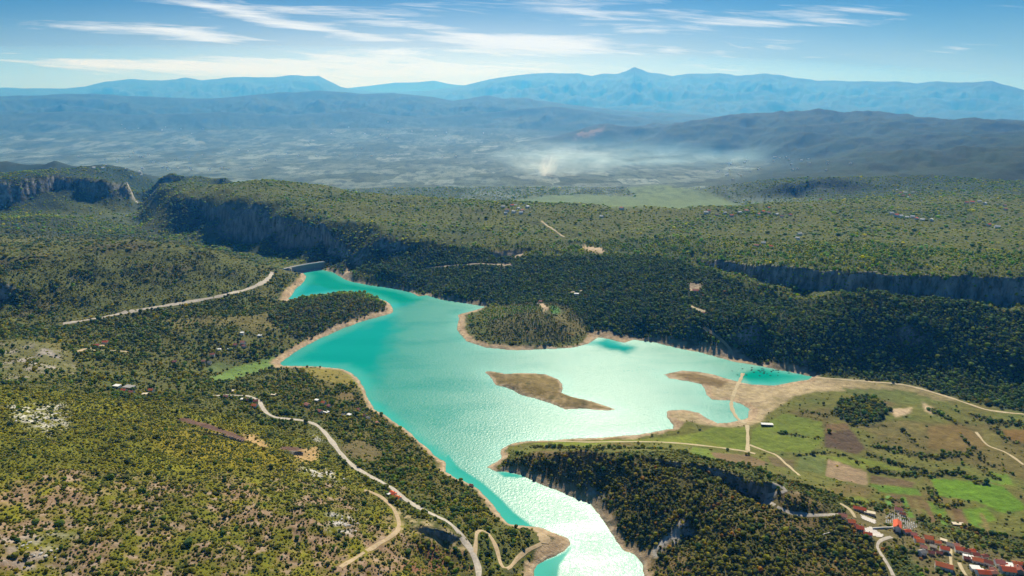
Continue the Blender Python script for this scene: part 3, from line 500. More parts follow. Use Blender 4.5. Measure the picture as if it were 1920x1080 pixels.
# strips of fields on the plain
st = T.add('ShaderNodeVectorMath', operation='MULTIPLY'); T.l.new(pos, st.inputs[0]); st.inputs[1].default_value = (.0042, .0030, 0)
vo = T.add('ShaderNodeTexVoronoi', {'Scale': 1.0}, feature='F1', distance='CHEBYCHEV'); T.l.new(st.outputs[0], vo.inputs['Vector'])
hs = T.add('ShaderNodeSeparateColor'); T.l.new(vo.outputs['Color'], hs.inputs[0])
fieldc = T.mix(hs.outputs[0], T.mix(hs.outputs[1], (.035, .06, .03), (.06, .08, .04)), T.mix(hs.outputs[2], (.11, .16, .125), (.27, .34, .32)))
fs2 = T.add('ShaderNodeVectorMath', operation='MULTIPLY'); T.l.new(pos, fs2.inputs[0]); fs2.inputs[1].default_value = (1.2, .5, 1)
spk = T.ramp(T.noise(fs2.outputs[0], .011, 7, .74), .55, .63)
fieldc = T.mix(T.m('MULTIPLY', spk, .75), fieldc, (.045, .06, .035))
c1 = T.mix(T.m('MULTIPLY', sx.outputs[0], .8), c0, fieldc)
# bare rock where it is steep
rk = T.noise(spv, .06, 8, .7); rk2 = T.noise(spv, .02, 4, .5)
rc = T.mix(T.ramp(rk, .35, .68), (.09, .10, .07), T.mix(T.ramp(rk2, .4, .65), (.42, .40, .37), (.56, .52, .46)))
dst = T.add('ShaderNodeVectorMath', operation='LENGTH'); T.l.new(pos, dst.inputs[0]); farw = T.ramp(dst.outputs['Value'], 3600, 5200)
fst = T.add('ShaderNodeVectorMath', operation='MULTIPLY'); T.l.new(pos, fst.inputs[0]); fst.inputs[1].default_value = (1.3, .55, 1)
speck = T.ramp(T.noise(fst.outputs[0], .0085, 8, .72), .46, .60); c1 = T.mix(T.m('MULTIPLY', T.m('MULTIPLY', speck, farw), .75), c1, (.018, .034, .024))
rc2 = T.ramp(T.noise(pos, .003, 6, .68), .45, .65); c1 = T.mix(T.m('MULTIPLY', T.m('MULTIPLY', rc2, farw), .25), c1, (.045, .07, .045))
c2 = T.mix(sx.outputs[1], c1, rc)
T.l.new(c2, tb.inputs['Base Color']); tb.inputs['Roughness'].default_value = .95; tb.inputs['Specular IOR Level'].default_value = .12
bmp = T.add('ShaderNodeBump', {'Strength': .9, 'Distance': 5.0}); T.l.new(T.m('ADD', T.noise(pos, .05, 8, .65), T.m('MULTIPLY', rk, sx.outputs[1])), bmp.inputs['Height'])
T.l.new(bmp.outputs[0], tb.inputs['Normal'])
def sheet(name, j0, j1, label):
    nr = j1-j0; nc = FX.shape[1]
    vv = np.stack([FX[j0:j1], FY[j0:j1], FZ[j0:j1]], -1).reshape(-1, 3)
    idx = np.arange(nr*nc, dtype=np.int32).reshape(nr, nc)
    ff = np.stack([idx[:-1, :-1], idx[:-1, 1:], idx[1:, 1:], idx[1:, :-1]], -1).reshape(-1, 4)
    o = mesh_np(name, vv, ff, tm, True, {'col': ('FLOAT_COLOR', np.concatenate([FCOL[j0:j1], np.ones((nr, nc, 1), np.float32)], -1)), 'tex': ('FLOAT_COLOR', FTEX[j0:j1])})
    return tag(o, label, kind='structure')
jm = int(np.searchsorted(FRR, 6500))
sheet('terrain', 0, jm+1, 'green hills, plateau and farmland around the turquoise lake')
sheet('mountains', jm, len(FRR), 'hazy blue plain, hills and mountain ranges on the skyline')
# ------------------------------------------------------------------ the lake
wm, T, wb = mat('lake_water')
wa = T.add('ShaderNodeAttribute', attribute_name='shore'); ca = T.add('ShaderNodeAttribute', attribute_name='calm')
pos = T.add('ShaderNodeNewGeometry').outputs['Position']
stn = T.add('ShaderNodeVectorMath', operation='MULTIPLY'); T.l.new(pos, stn.inputs[0]); stn.inputs[1].default_value = (.45, 1.3, 1); stv = stn.outputs[0]
pn = T.noise(stv, .006, 5, .6, .6); pn2 = T.noise(pos, .02, 5, .6)
deep = T.mix(T.ramp(pn, .35, .65), (.001, .295, .225), (.003, .32, .245))
shal = T.mix(T.ramp(wa.outputs['Fac'], 3, 45), (.05, .42, .34), deep)
T.l.new(shal, wb.inputs['Base Color'])
calm = ca.outputs['Fac']
wind = T.m('MULTIPLY', T.m('MULTIPLY_ADD', T.ramp(T.noise(stv, .011, 5, .62, .4), .32, .58), .18, .82), 1.0)
grain = T.m('MULTIPLY_ADD', T.noise(pos, .16, 3, .7), 1.1, .45)
T.l.new(T.m('MULTIPLY_ADD', T.m('MULTIPLY', wind, grain), .295, .05), wb.inputs['Roughness'])
bw1 = T.noise(pos, .22, 3, .6); bw2 = T.noise(pos, .9, 2, .5)
bmp = T.add('ShaderNodeBump', {'Distance': 1.0}); T.l.new(T.m('ADD', bw1, T.m('MULTIPLY', bw2, .35)), bmp.inputs['Height']); T.l.new(T.m('MULTIPLY_ADD', wind, .5, .008), bmp.inputs['Strength'])
T.l.new(bmp.outputs[0], wb.inputs['Normal'])
wb.inputs['IOR'].default_value = 1.33; wb.inputs['Specular IOR Level'].default_value = .27; T.l.new(T.m('MULTIPLY_ADD', wind, .24, .05), wb.inputs['Coat Roughness']); wb.inputs['Coat IOR'].default_value = 1.33; wb.inputs['Coat Weight'].default_value = .12; T.l.new(bmp.outputs[0], wb.inputs['Coat Normal'])
wb2 = T.add('ShaderNodeBsdfPrincipled', {'Roughness': .06, 'IOR': 1.33, 'Specular IOR Level': .4}); T.l.new(shal, wb2.inputs['Base Color'])
wmx = T.add('ShaderNodeMixShader', {0: calm}); T.l.new(wb.outputs[0], wmx.inputs[1]); T.l.new(wb2.outputs[0], wmx.inputs[2])
T.l.new(wmx.outputs[0], [n_ for n_ in T.n if n_.type == 'OUTPUT_MATERIAL'][0].inputs['Surface'])
T.l.new(T.mix(.6, shal, (.02, .25, .195)), wb.inputs['Base Color'])
CALM = np.zeros(HX.shape, np.float32)
for pp, s_ in (([(838,850),(862,878),(905,905),(935,932),(965,962),(1002,988),(985,992),(940,975),(900,925),(855,897),(832,885)], 2), ([(560,500),(640,510),(700,535),(760,548),(800,556),(760,575),(735,580),(660,548),(540,562)], 25), ([(530,690),(600,640),(735,590),(745,620),(720,680),(690,740),(640,690)], 35), ([(995,1075),(1005,1055),(1060,1035),(1072,1022),(1060,1045),(1050,1060),(1045,1090)], 2), ([(930,884),(950,884),(985,892),(970,896),(945,894)], 2), ([(1100,640),(1140,632),(1190,650),(1175,662),(1130,652)], 20), ([(680,740),(720,760),(780,815),(840,860),(830,890),(760,810)], 14), ([(1387,704),(1420,690),(1525,706),(1450,723),(1410,721)], 12)):
    w_ = poly_world(pp); s = (HX > w_[:, 0].min()-80) & (HX < w_[:, 0].max()+80) & (HY > w_[:, 1].min()-80) & (HY < w_[:, 1].max()+80)
    d = seg_dist(HX[s], HY[s], w_); d = np.where(inside(HX[s], HY[s], w_), d, -d)+fbm(HX[s], HY[s], 50, 4, off=31)*s_*.9
    CALM[s] = np.maximum(CALM[s], sstep(d, -s_, s_))
FCALM = up(CALM)
inw = FSD < 5; q = inw[:-1, :-1] | inw[1:, :-1] | inw[:-1, 1:] | inw[1:, 1:]; q &= (FRR[:-1] < 2900)[:, None]
nc = FX.shape[1]; idx = np.arange(FX.size, dtype=np.int32).reshape(FX.shape)
ff = np.stack([idx[:-1, :-1], idx[:-1, 1:], idx[1:, 1:], idx[1:, :-1]], -1)[q]
used, inv = np.unique(ff, return_inverse=True); ff = inv.reshape(-1, 4)
vv = np.stack([FX.ravel()[used], FY.ravel()[used], np.zeros(len(used))], -1)
lake = mesh_np('lake_water', vv, ff, wm, True, {'shore': ('FLOAT', -FSD.ravel()[used]), 'calm': ('FLOAT', FCALM.ravel()[used])})
tag(lake, 'turquoise reservoir lake with white sun glitter', kind='structure')
# ------------------------------------------------------------------ foliage: lumpy crowns, thousands of them in one mesh per wood
def ico(sub):
    b = bmesh.new(); bmesh.ops.create_icosphere(b, subdivisions=sub, radius=1); v_ = np.array([v.co for v in b.verts], np.float32); f_ = np.array([[v.index for v in f.verts] for f in b.faces], np.int32); b.free(); return v_, f_
def crown_shape(kind, sub, rng):
    v_, f_ = ico(sub); v_ = v_.copy()
    lumps = rng.normal(size=(7, 3)); lumps /= np.linalg.norm(lumps, axis=1)[:, None]; lumps[:, 2] = np.abs(lumps[:, 2])*.8
    bump = np.max(np.clip(v_@lumps.T-.45, 0, 1), axis=1)*.75
    v_ *= (.68+bump+rng.uniform(-.16, .16, len(v_)))[:, None]
    if kind == 'pine':
        t = (v_[:, 2]+1)/2; v_[:, :2] *= (1.15-.85*t)[:, None]; v_[:, 2] = v_[:, 2]*1.55+1.35
    elif kind == 'shrub': v_[:, 2] = v_[:, 2]*.72+.42
    else: v_[:, 2] = v_[:, 2]*.95+.85
    return v_.astype(np.float32), f_
PROTO = {(k, s): [crown_shape(k, s, np.random.default_rng(90+i)) for i in range(6)] for k in ('tree', 'shrub', 'pine') for s in (1, 2)}
fm, T, fb = mat('foliage')
at = T.add('ShaderNodeAttribute', attribute_name='tint'); gp = T.add('ShaderNodeNewGeometry').outputs['Position']
q1 = T.noise(gp, .55, 3, .7)
fv = T.m('MULTIPLY_ADD', T.m('SUBTRACT', q1, .5), 1.9, 1.0, clamp=False)
T.l.new(T.mix(1.0, at.outputs['Color'], T.add('ShaderNodeCombineColor', {0: fv, 1: fv, 2: fv}).outputs[0], 'MULTIPLY'), fb.inputs['Base Color'])
tl_ = T.add('ShaderNodeBsdfTranslucent'); leafc = T.mix(1.0, at.outputs['Color'], T.add('ShaderNodeCombineColor', {0: fv, 1: fv, 2: fv}).outputs[0], 'MULTIPLY')
T.l.new(T.mix(1.0, leafc, (1.5, 1.45, .7), 'MULTIPLY'), tl_.inputs['Color'])
ms_ = T.add('ShaderNodeMixShader', {0: .5}); T.l.new(fb.outputs[0], ms_.inputs[1]); T.l.new(tl_.outputs[0], ms_.inputs[2])
T.l.new(ms_.outputs[0], [n_ for n_ in T.n if n_.type == 'OUTPUT_MATERIAL'][0].inputs['Surface'])
fb.inputs['Roughness'].default_value = .8; fb.inputs['Specular IOR Level'].default_value = .15
def scatter(name, xyz, size, tall, tint, kind, sub, label):
    """one mesh holding every crown of a wood that nobody could count"""
    N = len(xyz); which = RNG.integers(0, 6, N); rot = RNG.uniform(0, 2*np.pi, N); Vs, Fs, Cs, base = [], [], [], 0
    for i in range(6):
        v_, f_ = PROTO[(kind, sub)][i]; k = np.where(which == i)[0]
        if not len(k): continue
        c, s = np.cos(rot[k])[:, None], np.sin(rot[k])[:, None]
        x = (v_[None, :, 0]*c-v_[None, :, 1]*s)*size[k][:, None]; y = (v_[None, :, 0]*s+v_[None, :, 1]*c)*size[k][:, None]; z = v_[None, :, 2]*(size[k]*tall[k])[:, None]
        Vs.append((np.stack([x, y, z], -1)+xyz[k][:, None, :]).reshape(-1, 3).astype(np.float32))
        Fs.append((f_[None]+(np.arange(len(k))*len(v_))[:, None, None]).reshape(-1, 3)+base); base += len(k)*len(v_)
        Cs.append(np.repeat(np.concatenate([tint[k], np.ones((len(k), 1))], 1), len(v_), 0))
    o = mesh_np(name, np.concatenate(Vs), np.concatenate(Fs), fm, False, {'tint': ('FLOAT_COLOR', np.concatenate(Cs))})
    return tag(o, label, kind='stuff')
def up2(a): return up(a.astype(np.float32))
FVT, FVS, FVP = up2(VT), up2(VS), up2(VP)
ZK = {k: up2(m_) for k, m_ in dict(near=NEAR, nsh=np.clip(NSH+VCL, 0, 1), right=RHILL, left=LEFT, farm=FARM, soil=soil).items()}
ROADPTS = []
ROADS = {}
def clear_of_roads(x, y, pad=2.5):
    ok = np.ones(x.shape, bool)
    for pts, wd in ROADPTS:
        b = (x > pts[:, 0].min()-20) & (x < pts[:, 0].max()+20) & (y > pts[:, 1].min()-20) & (y < pts[:, 1].max()+20)
        if b.any():
            d = seg_dist(x[b], y[b], pts, False); k = np.where(b)[0]; ok[k[d < wd*.5+pad]] = False
    return ok
def candidates(rmin, rmax, step):
    xm = rmax*math.sin(R_(46)); gx = np.arange(-xm, xm, step); gy = np.arange(rmin*.65, rmax, step)
    x, y = np.meshgrid(gx, gy); x = x.ravel()+RNG.uniform(-.5, .5, x.size)*step; y = y.ravel()+RNG.uniform(-.5, .5, y.size)*step
    r = np.hypot(x, y); k = (r > rmin) & (r < rmax) & (np.abs(np.arctan2(x, y)) < R_(45))
    # what falls outside the photograph's frame is left out, with a margin
    x, y = x[k], y[k]; z = zat(x, y); f = y*cP-(z-CH)*sP; u = x/f; v = (-(z-CH)*cP-y*sP)/f
    k = (np.abs(u) < .82) & (v < .50); return x[k], y[k], z[k]
def pick(*rows):
    return np.array(rows, float)
PAL_W = 1.35*pick((.036,.062,.022),(.050,.080,.024),(.066,.095,.024),(.030,.054,.022),(.10,.112,.020),(.055,.075,.028))       # dark wood
PAL_S = 1.32*pick((.045,.058,.016),(.060,.070,.016),(.095,.092,.016),(.13,.115,.015),(.035,.050,.018),(.16,.13,.014),(.075,.072,.02))   # scrub
PAL_A = 1.2*pick((.060,.066,.018),(.085,.084,.018),(.125,.105,.016),(.035,.048,.018),(.048,.060,.02),(.14,.10,.02),(.16,.085,.03)) # autumn wood
def choose(pal, w_, x, y, patch):
    """colour of each plant: palette entry drawn along a noise so that neighbours are alike"""
    t = np.clip(.5+.55*fbm(x, y, patch, 3, off=50)+RNG.normal(0, .22, len(x)), 0, .999)
    cw = np.cumsum(w_)/np.sum(w_); c = pal[np.searchsorted(cw, t)]
    return c*RNG.uniform(.7, 1.4, (len(x), 1))*np.array([1.62, 1.72, .78])
TREE_SPOTS, SHRUB_SPOTS = [], []       # the nearest ones, which become objects of their own
def grow(rmin, rmax, step, dens, kind, sub, sz, tl, name, label, take=0, spots=None, cap=None):
    x, y, z = candidates(rmin, rmax, step); k = RNG.uniform(0, 1, len(x)) < zat(x, y, dens); x, y, z = x[k], y[k], z[k]
    k = clear_of_roads(x, y); x, y, z = x[k], y[k], z[k]
    zn = {q_: zat(x, y, m_) for q_, m_ in ZK.items()}
    col = choose(PAL_W, [3, 3, 3, 2, 1.2, 3], x, y, 90)
    cs = choose(PAL_S, [3, 3, 3, 2, 2, 1, 2], x, y, 60); ca_ = choose(PAL_A, [3, 3, 2.5, 3, 3, 1.2, .5], x, y, 70)
    if kind == 'shrub': col = np.where((zn['left'] > .5)[:, None] | (np.hypot(x, y) > 1900)[:, None] | (zn['farm'] > .5)[:, None], cs, ca_)
    elif kind == 'tree':
        mixd = np.where((RNG.uniform(0, 1, len(x)) < .5)[:, None], col, cs)
        col = np.where((zn['right'] > .5)[:, None], ca_, np.where((zn['nsh'] > .5)[:, None], col, mixd))
    nr_ = (zn['near'] > .5)
    if kind == 'pine': col = col*1.05
    col = np.where(((np.hypot(x, y) > 1750) & (zn['nsh'] < .5) & (zn['left'] < .5))[:, None], col*np.array([1.42, 1.58, .9]), col)
    if kind == 'shrub': col = np.where((nr_ & (zn['soil'] > .45))[:, None], col*.72, col)
    size = RNG.uniform(sz[0], sz[1], len(x))*np.clip(np.exp(RNG.normal(-.06, .36, len(x))), .4, 2.0)*(1+.25*fbm(x, y, 30, 2, off=61)); tall = RNG.uniform(tl[0], tl[1], len(x))
    xyz = np.stack([x, y, z-.15*size], -1)
    keep = np.ones(len(x), bool)
    if take:
        f = y*cP-(z-CH)*sP; u = x/f; v = (-(z-CH)*cP-y*sP)/f
        s_ = size*np.sqrt(tall)/f*((np.abs(u) < .735) & (np.abs(v) < .412)); order = np.argsort(-s_)[:take]
        keep[order] = False
        spots += [(xyz[i], size[i], tall[i], rot_, tuple(col[i])) for i, rot_ in zip(order, RNG.uniform(0, 6.28, take))]
    print(name, int(keep.sum()))
    return scatter(name, xyz[keep], size[keep], tall[keep], col[keep], kind, sub, label)
# ------------------------------------------------------------------ roads, tracks and paths, laid along the ground
def course(pp, step=7.0):
    out = []
    for (x0_, y0_), (x1_, y1_) in zip(pp[:-1], pp[1:]):
        m_ = max(1, int(math.hypot(x1_-x0_, y1_-y0_)/6))
        for i in range(m_): out.append((x0_+(x1_-x0_)*i/m_, y0_+(y1_-y0_)*i/m_))
    out.append(pp[-1]); w_ = np.array([hit(*p)[:2] for p in out])
    for _ in range(3): w_[1:-1] = (w_[:-2]+2*w_[1:-1]+w_[2:])/4
    L = np.concatenate([[0], np.cumsum(np.hypot(*np.diff(w_, axis=0).T))]); t = np.arange(0, L[-1], step)
    return np.stack([np.interp(t, L, w_[:, 0]), np.interp(t, L, w_[:, 1])], -1)
def earth(name, c, c2, rough=.9):
    m_, T_, b_ = mat(name); g_ = T_.add('ShaderNodeNewGeometry').outputs['Position']
    T_.l.new(T_.mix(T_.ramp(T_.noise(g_, .25, 5, .65), .35, .68), c, c2), b_.inputs['Base Color']); b_.inputs['Roughness'].default_value = rough; b_.inputs['Specular IOR Level'].default_value = .15
    return m_
M_ROAD = earth('worn_asphalt', (.34, .31, .27), (.50, .45, .38)); M_TRACK = earth('pale_earth', (.46, .36, .23), (.36, .27, .16)); M_PATH = earth('dry_path', (.50, .42, .27), (.40, .33, .20)); M_PAVE = earth('pale_paving', (.52, .49, .46), (.62, .57, .52))
def ribbon(name, pts, width, m_, label, lift=.35):
    d = np.gradient(pts, axis=0); d /= np.linalg.norm(d, axis=1)[:, None]+1e-9; nrm = np.stack([-d[:, 1], d[:, 0]], -1); rows = []
    jw = 1+.30*np.array([math.sin(i*.9)+math.sin(i*.37+2) for i in range(len(pts))])[:, None]*.5
    for f in (-.5, -.17, .17, .5):
        q_ = pts+nrm*width*f*jw; rows.append(np.concatenate([q_, (np.maximum(zat(q_[:, 0], q_[:, 1]), .0)+lift-(.1 if abs(f) > .3 else 0))[:, None]], 1))
    vv = np.stack(rows, 1).reshape(-1, 3); k = len(pts); idx = np.arange(k*4).reshape(k, 4)
    ff = np.stack([idx[:-1, :-1], idx[1:, :-1], idx[1:, 1:], idx[:-1, 1:]], -1).reshape(-1, 4)[:, ::-1]
    o = mesh_np(name, vv, ff, m_, True); return tag(o, label, kind='structure')
for name, pp, wd, m_, label in [
 ('road', [(400,742),(420,741),(442,741),(458,741),(470,744),(482,748),(488,754),(491,762),(494,771),(500,778),(517,783),(542,786),(567,788),(587,793),(605,805),(617,821),(633,843),(650,863),(667,878),(700,896),(734,914),(749,927),(765,940),(780,949),(796,957),(811,964),(837,977),(850,986),(860,997),(874,1018),(883,1030),(889,1043),(896,1058),(898,1070),(897,1088)], 8, M_ROAD, 'winding pale road along the near hillside above the lake'),
 ('valley_road', [(118,607),(150,602),(185,597),(225,588),(260,581),(290,576),(350,567),(410,556),(450,546),(480,537),(500,527),(511,517),(511,508)], 12, M_ROAD, 'pale road climbing the valley towards the dam'),
 ('dirt_track', [(638,1064),(660,1050),(684,1036),(706,1022),(727,1010),(742,1000),(751,991),(750,980),(744,964),(736,951),(727,942),(712,929),(697,922),(681,919)], 5.5, M_TRACK, 'earth track crossing the near slope at the bottom'),
 ('loop_track', [(889,1043),(891,1028),(894,1013),(891,1000),(893,994),(902,991),(910,994),(918,1003),(924,1012),(929,1022),(933,1034),(936,1047),(939,1060),(943,1069),(948,1072),(955,1069),(959,1062),(964,1052),(972,1043),(981,1036),(995,1028),(1010,1022),(1020,1017)], 5, M_TRACK, 'looping earth track on the headland by the river'),
 ('field_path', [(1040,827),(1100,829),(1200,828),(1240,829),(1285,832),(1330,837),(1370,842),(1402,847),(1420,852)], 5.5, M_PATH, 'pale path along the lakeside meadow'),
 ('meadow_path', [(1401,797),(1402,812),(1402,830),(1402,847)], 6, M_PATH, 'short straight path from the causeway to the meadow'),
 ('winding_path', [(1405,834),(1425,842),(1445,849),(1460,854),(1467,864),(1478,874),(1490,882),(1500,893)], 4.5, M_PATH, 'narrow path bending through the fields'),
 ('crest_road', [(1448,908),(1462,911),(1477,917),(1479,922),(1462,926),(1440,929),(1427,932),(1432,938),(1450,948),(1468,957),(1490,964),(1520,967),(1550,966),(1575,964),(1590,967)], 5, M_ROAD, 'pale road zigzagging along the wooded crest to the village'),
 ('village_lane', [(1575,944),(1588,950),(1598,958),(1602,968),(1606,976)], 5, M_PATH, 'lane entering the village from the fields'),
 ('village_street', [(1672,1007),(1655,1010),(1641,1018),(1642,1026),(1648,1034),(1656,1044),(1668,1064),(1676,1082)], 4.5, M_ROAD, 'village street running down past the church'),
 ('side_street', [(1781,1026),(1782,1040),(1783,1055),(1785,1078)], 4, M_PATH, 'straight side street between village houses'),
 ('garden_lane', [(1798,1055),(1801,1066),(1806,1074),(1814,1082)], 3.5, M_PATH, 'curved lane at the end of the village'),
 ('shore_path', [(1320,614),(1335,624),(1352,637),(1368,652),(1374,663),(1378,676)], 6, M_TRACK, 'earth path coming down through the forest to the shore'),
 ('lakeside_track', [(1530,708),(1575,711),(1620,715),(1665,718),(1700,722),(1740,733),(1780,745),(1815,757),(1850,769),(1890,774),(1935,778)], 6, M_PATH, 'pale track along the foot of the wooded slope'),
 ('forest_road', [(1070,548),(1085,546),(1095,544)], 7, M_PATH, 'scrap of pale road showing in the forest'),
 ('quarry_road', [(800,502),(850,498),(900,494),(930,496),(960,498)], 7, M_PATH, 'pale road under the quarry bench'),
 ('hill_road', [(1322,585),(1305,580),(1290,570)], 8, M_PATH, 'pale road among trees on the forest slope'),
 ('hamlet_lane', [(140,660),(160,655),(180,650),(205,644)], 8, M_TRACK, 'bare earth lane at the hamlet in the valley'),
 ('ridge_lane', [(172,657),(200,656),(225,658),(245,661)], 6, M_PATH, 'pale lane running on from the hamlet'),
 ('upper_path', [(1830,810),(1850,836),(1870,842),(1890,850),(1920,872)], 4, M_PATH, 'footpath between hedges in the farmland'),
 ('plain_road', [(1015,414),(1030,426),(1045,436),(1060,445)], 7, M_PATH, 'straight pale cutting across the plateau'),
]:
    pts = course(pp, 7.0 if wd < 9 else 9.0); ROADPTS.append((pts, wd)); ribbon(name, pts, wd, m_, label)
def pave(name, pp, m_, label, lift=.4):
    w_ = poly_world(pp); x0_, x1_, y0_, y1_ = w_[:, 0].min(), w_[:, 0].max(), w_[:, 1].min(), w_[:, 1].max()
    gx, gy = np.meshgrid(np.arange(x0_, x1_, 2.0), np.arange(y0_, y1_, 2.0)); ins = inside(gx, gy, w_); idx = np.arange(gx.size).reshape(gx.shape)
    q_ = ins[:-1, :-1] & ins[1:, :-1] & ins[:-1, 1:] & ins[1:, 1:]
    ff = np.stack([idx[:-1, :-1], idx[:-1, 1:], idx[1:, 1:], idx[1:, :-1]], -1)[q_]
    vv = np.stack([gx.ravel(), gy.ravel(), zat(gx.ravel(), gy.ravel())+lift], -1); u_, inv_ = np.unique(ff, return_inverse=True)
    o = mesh_np(name, vv[u_], inv_.reshape(-1, 4), m_, True); ROADPTS.append((np.array([[ (x0_+x1_)/2-.5*(x1_-x0_)*.6, (y0_+y1_)/2], [(x0_+x1_)/2+.5*(x1_-x0_)*.6, (y0_+y1_)/2]]), (y1_-y0_)*.8))
    return tag(o, label, kind='structure')
pave('car_park', [(1611,964),(1618,966),(1646,977),(1642,984),(1615,974)], M_PAVE, 'pale oblong car park beside the red roofed hall')
pave('village_square', [(1618,990),(1632,986),(1640,992),(1660,1004),(1655,1009),(1638,1006),(1622,1000)], M_PAVE, 'pale open square in front of the church')
pave('headland', [(1004,1000),(1018,998),(1030,1006),(1038,1014),(1028,1022),(1012,1020)], M_TRACK, 'bare earth turning place on the headland')
# causeway across the shallow arm
cwp = np.array([P(x, y, 0)[:2] for x, y in ((1393,700),(1390,708),(1386,717),(1381,728),(1376,740),(1372,752),(1371,760),(1374,771),(1381,783),(1390,791),(1399,797))])
Lc = np.concatenate([[0], np.cumsum(np.hypot(*np.diff(cwp, axis=0).T))]); tt = np.arange(0, Lc[-1], 4.0); cwp = np.stack([np.interp(tt, Lc, cwp[:, 0]), np.interp(tt, Lc, cwp[:, 1])], -1)
ribbon('causeway', cwp, 7, M_PATH, 'narrow pale causeway crossing the shallow end of the lake', .55)
def grow_all():
    grow(300, 1350, 3.1, FVS, 'shrub', 2, (.75, 1.75), (.8, 1.2), 'scrub', 'olive and yellow green scrub covering the near hillsides', 300, SHRUB_SPOTS)
    grow(300, 1350, 4.3, FVT, 'tree', 2, (1.35, 2.6), (.85, 1.25), 'wood', 'mixed autumn wood on the near slopes by the river arm', 300, TREE_SPOTS)
    grow(1350, 2350, 5.0, FVT, 'tree', 1, (1.7, 3.3), (.85, 1.3), 'forest', 'dark green forest above the far shore of the lake')
    grow(1350, 2350, 5.6, FVS*.8, 'shrub', 1, (1.2, 2.4), (.8, 1.2), 'scrubland', 'scrub on the hills around the lake')
    grow(1200, 2500, 4.6, FVP, 'pine', 1, (1.1, 1.7), (.75, 1.05), 'pine_wood', 'pine wood on the round peninsula')
    grow(2350, 4700, 10, np.clip(FVT*1.2, 0, 1), 'tree', 1, (2.6, 4.8), (.5, .8), 'plateau_wood', 'dark wood on the plateau and its cliffs')
    grow(2350, 4700, 9.5, FVS*.75, 'shrub', 1, (1.8, 3.8), (.4, .75), 'plateau_scrub', 'green scrub covering the plateau')
grow_all()
# ------------------------------------------------------------------ built things
def empty(name, loc, rz=0.0):
    o = bpy.data.objects.new(name, None); o.empty_display_size = 2; COL.objects.link(o); o.location = loc; o.rotation_euler = (0, 0, rz); return o
def paint_mat(name, c, rough=.85, var=.12, scale=.8):
    m_, T_, b_ = mat(name); g_ = T_.add('ShaderNodeNewGeometry').outputs['Position']; q_ = T_.m('MULTIPLY_ADD', T_.noise(g_, scale, 4, .6), var*4, 1-var*2)
    T_.l.new(T_.mix(1.0, c, T_.add('ShaderNodeCombineColor', {0: q_, 1: q_, 2: q_}).outputs[0], 'MULTIPLY'), b_.inputs['Base Color']); b_.inputs['Roughness'].default_value = rough; b_.inputs['Specular IOR Level'].default_value = .2
    return m_
ROOFS = {'red': paint_mat('red_tiles', (.64, .125, .05)), 'orange': paint_mat('orange_tiles', (.66, .18, .065)), 'salmon': paint_mat('faded_tiles', (.52, .23, .16)), 'dark': paint_mat('old_tiles', (.26, .085, .06)), 'pink': paint_mat('pink_tiles', (.46, .17, .14)), 'grey': paint_mat('grey_slabs', (.30, .29, .28)), 'white': paint_mat('white_roofing', (.72, .72, .70)), 'cream': paint_mat('cream_roofing', (.62, .54, .40))}
WALLS = {'white': paint_mat('white_render', (.78, .77, .74), .8, .05), 'cream': paint_mat('cream_render', (.66, .58, .45), .8, .05), 'stone': paint_mat('grey_stone', (.42, .39, .35)), 'brick': paint_mat('bare_blockwork', (.45, .26, .18))}
M_GLASS = paint_mat('dark_glazing', (.03, .035, .04), .2, .02); M_WOOD = paint_mat('brown_door', (.16, .09, .05)); M_CONC = paint_mat('dam_concrete', (.34, .30, .29), .9, .14, .12); M_TOMB = paint_mat('white_marble', (.74, .73, .71), .5, .05); M_ROCK = paint_mat('limestone', (.46, .44, .41), .9, .2, .6); M_BARK = paint_mat('bark', (.10, .08, .06))
def box(bm, x0_, x1_, y0_, y1_, z0_, z1_):
    v_ = [bm.verts.new(p) for p in ((x0_,y0_,z0_),(x1_,y0_,z0_),(x1_,y1_,z0_),(x0_,y1_,z0_),(x0_,y0_,z1_),(x1_,y0_,z1_),(x1_,y1_,z1_),(x0_,y1_,z1_))]
    for f in ((3,2,1,0),(4,5,6,7),(0,1,5,4),(1,2,6,5),(2,3,7,6),(3,0,4,7)): bm.faces.new([v_[i] for i in f])
def obj(name, bm, m_, parent=None, loc=None):
    me = bpy.data.meshes.new(name); bmesh.ops.recalc_face_normals(bm, faces=bm.faces); bm.to_mesh(me); bm.free(); me.materials.append(m_)
    o = bpy.data.objects.new(name, me); COL.objects.link(o); o.parent = parent
    if loc: o.location = loc
    return o
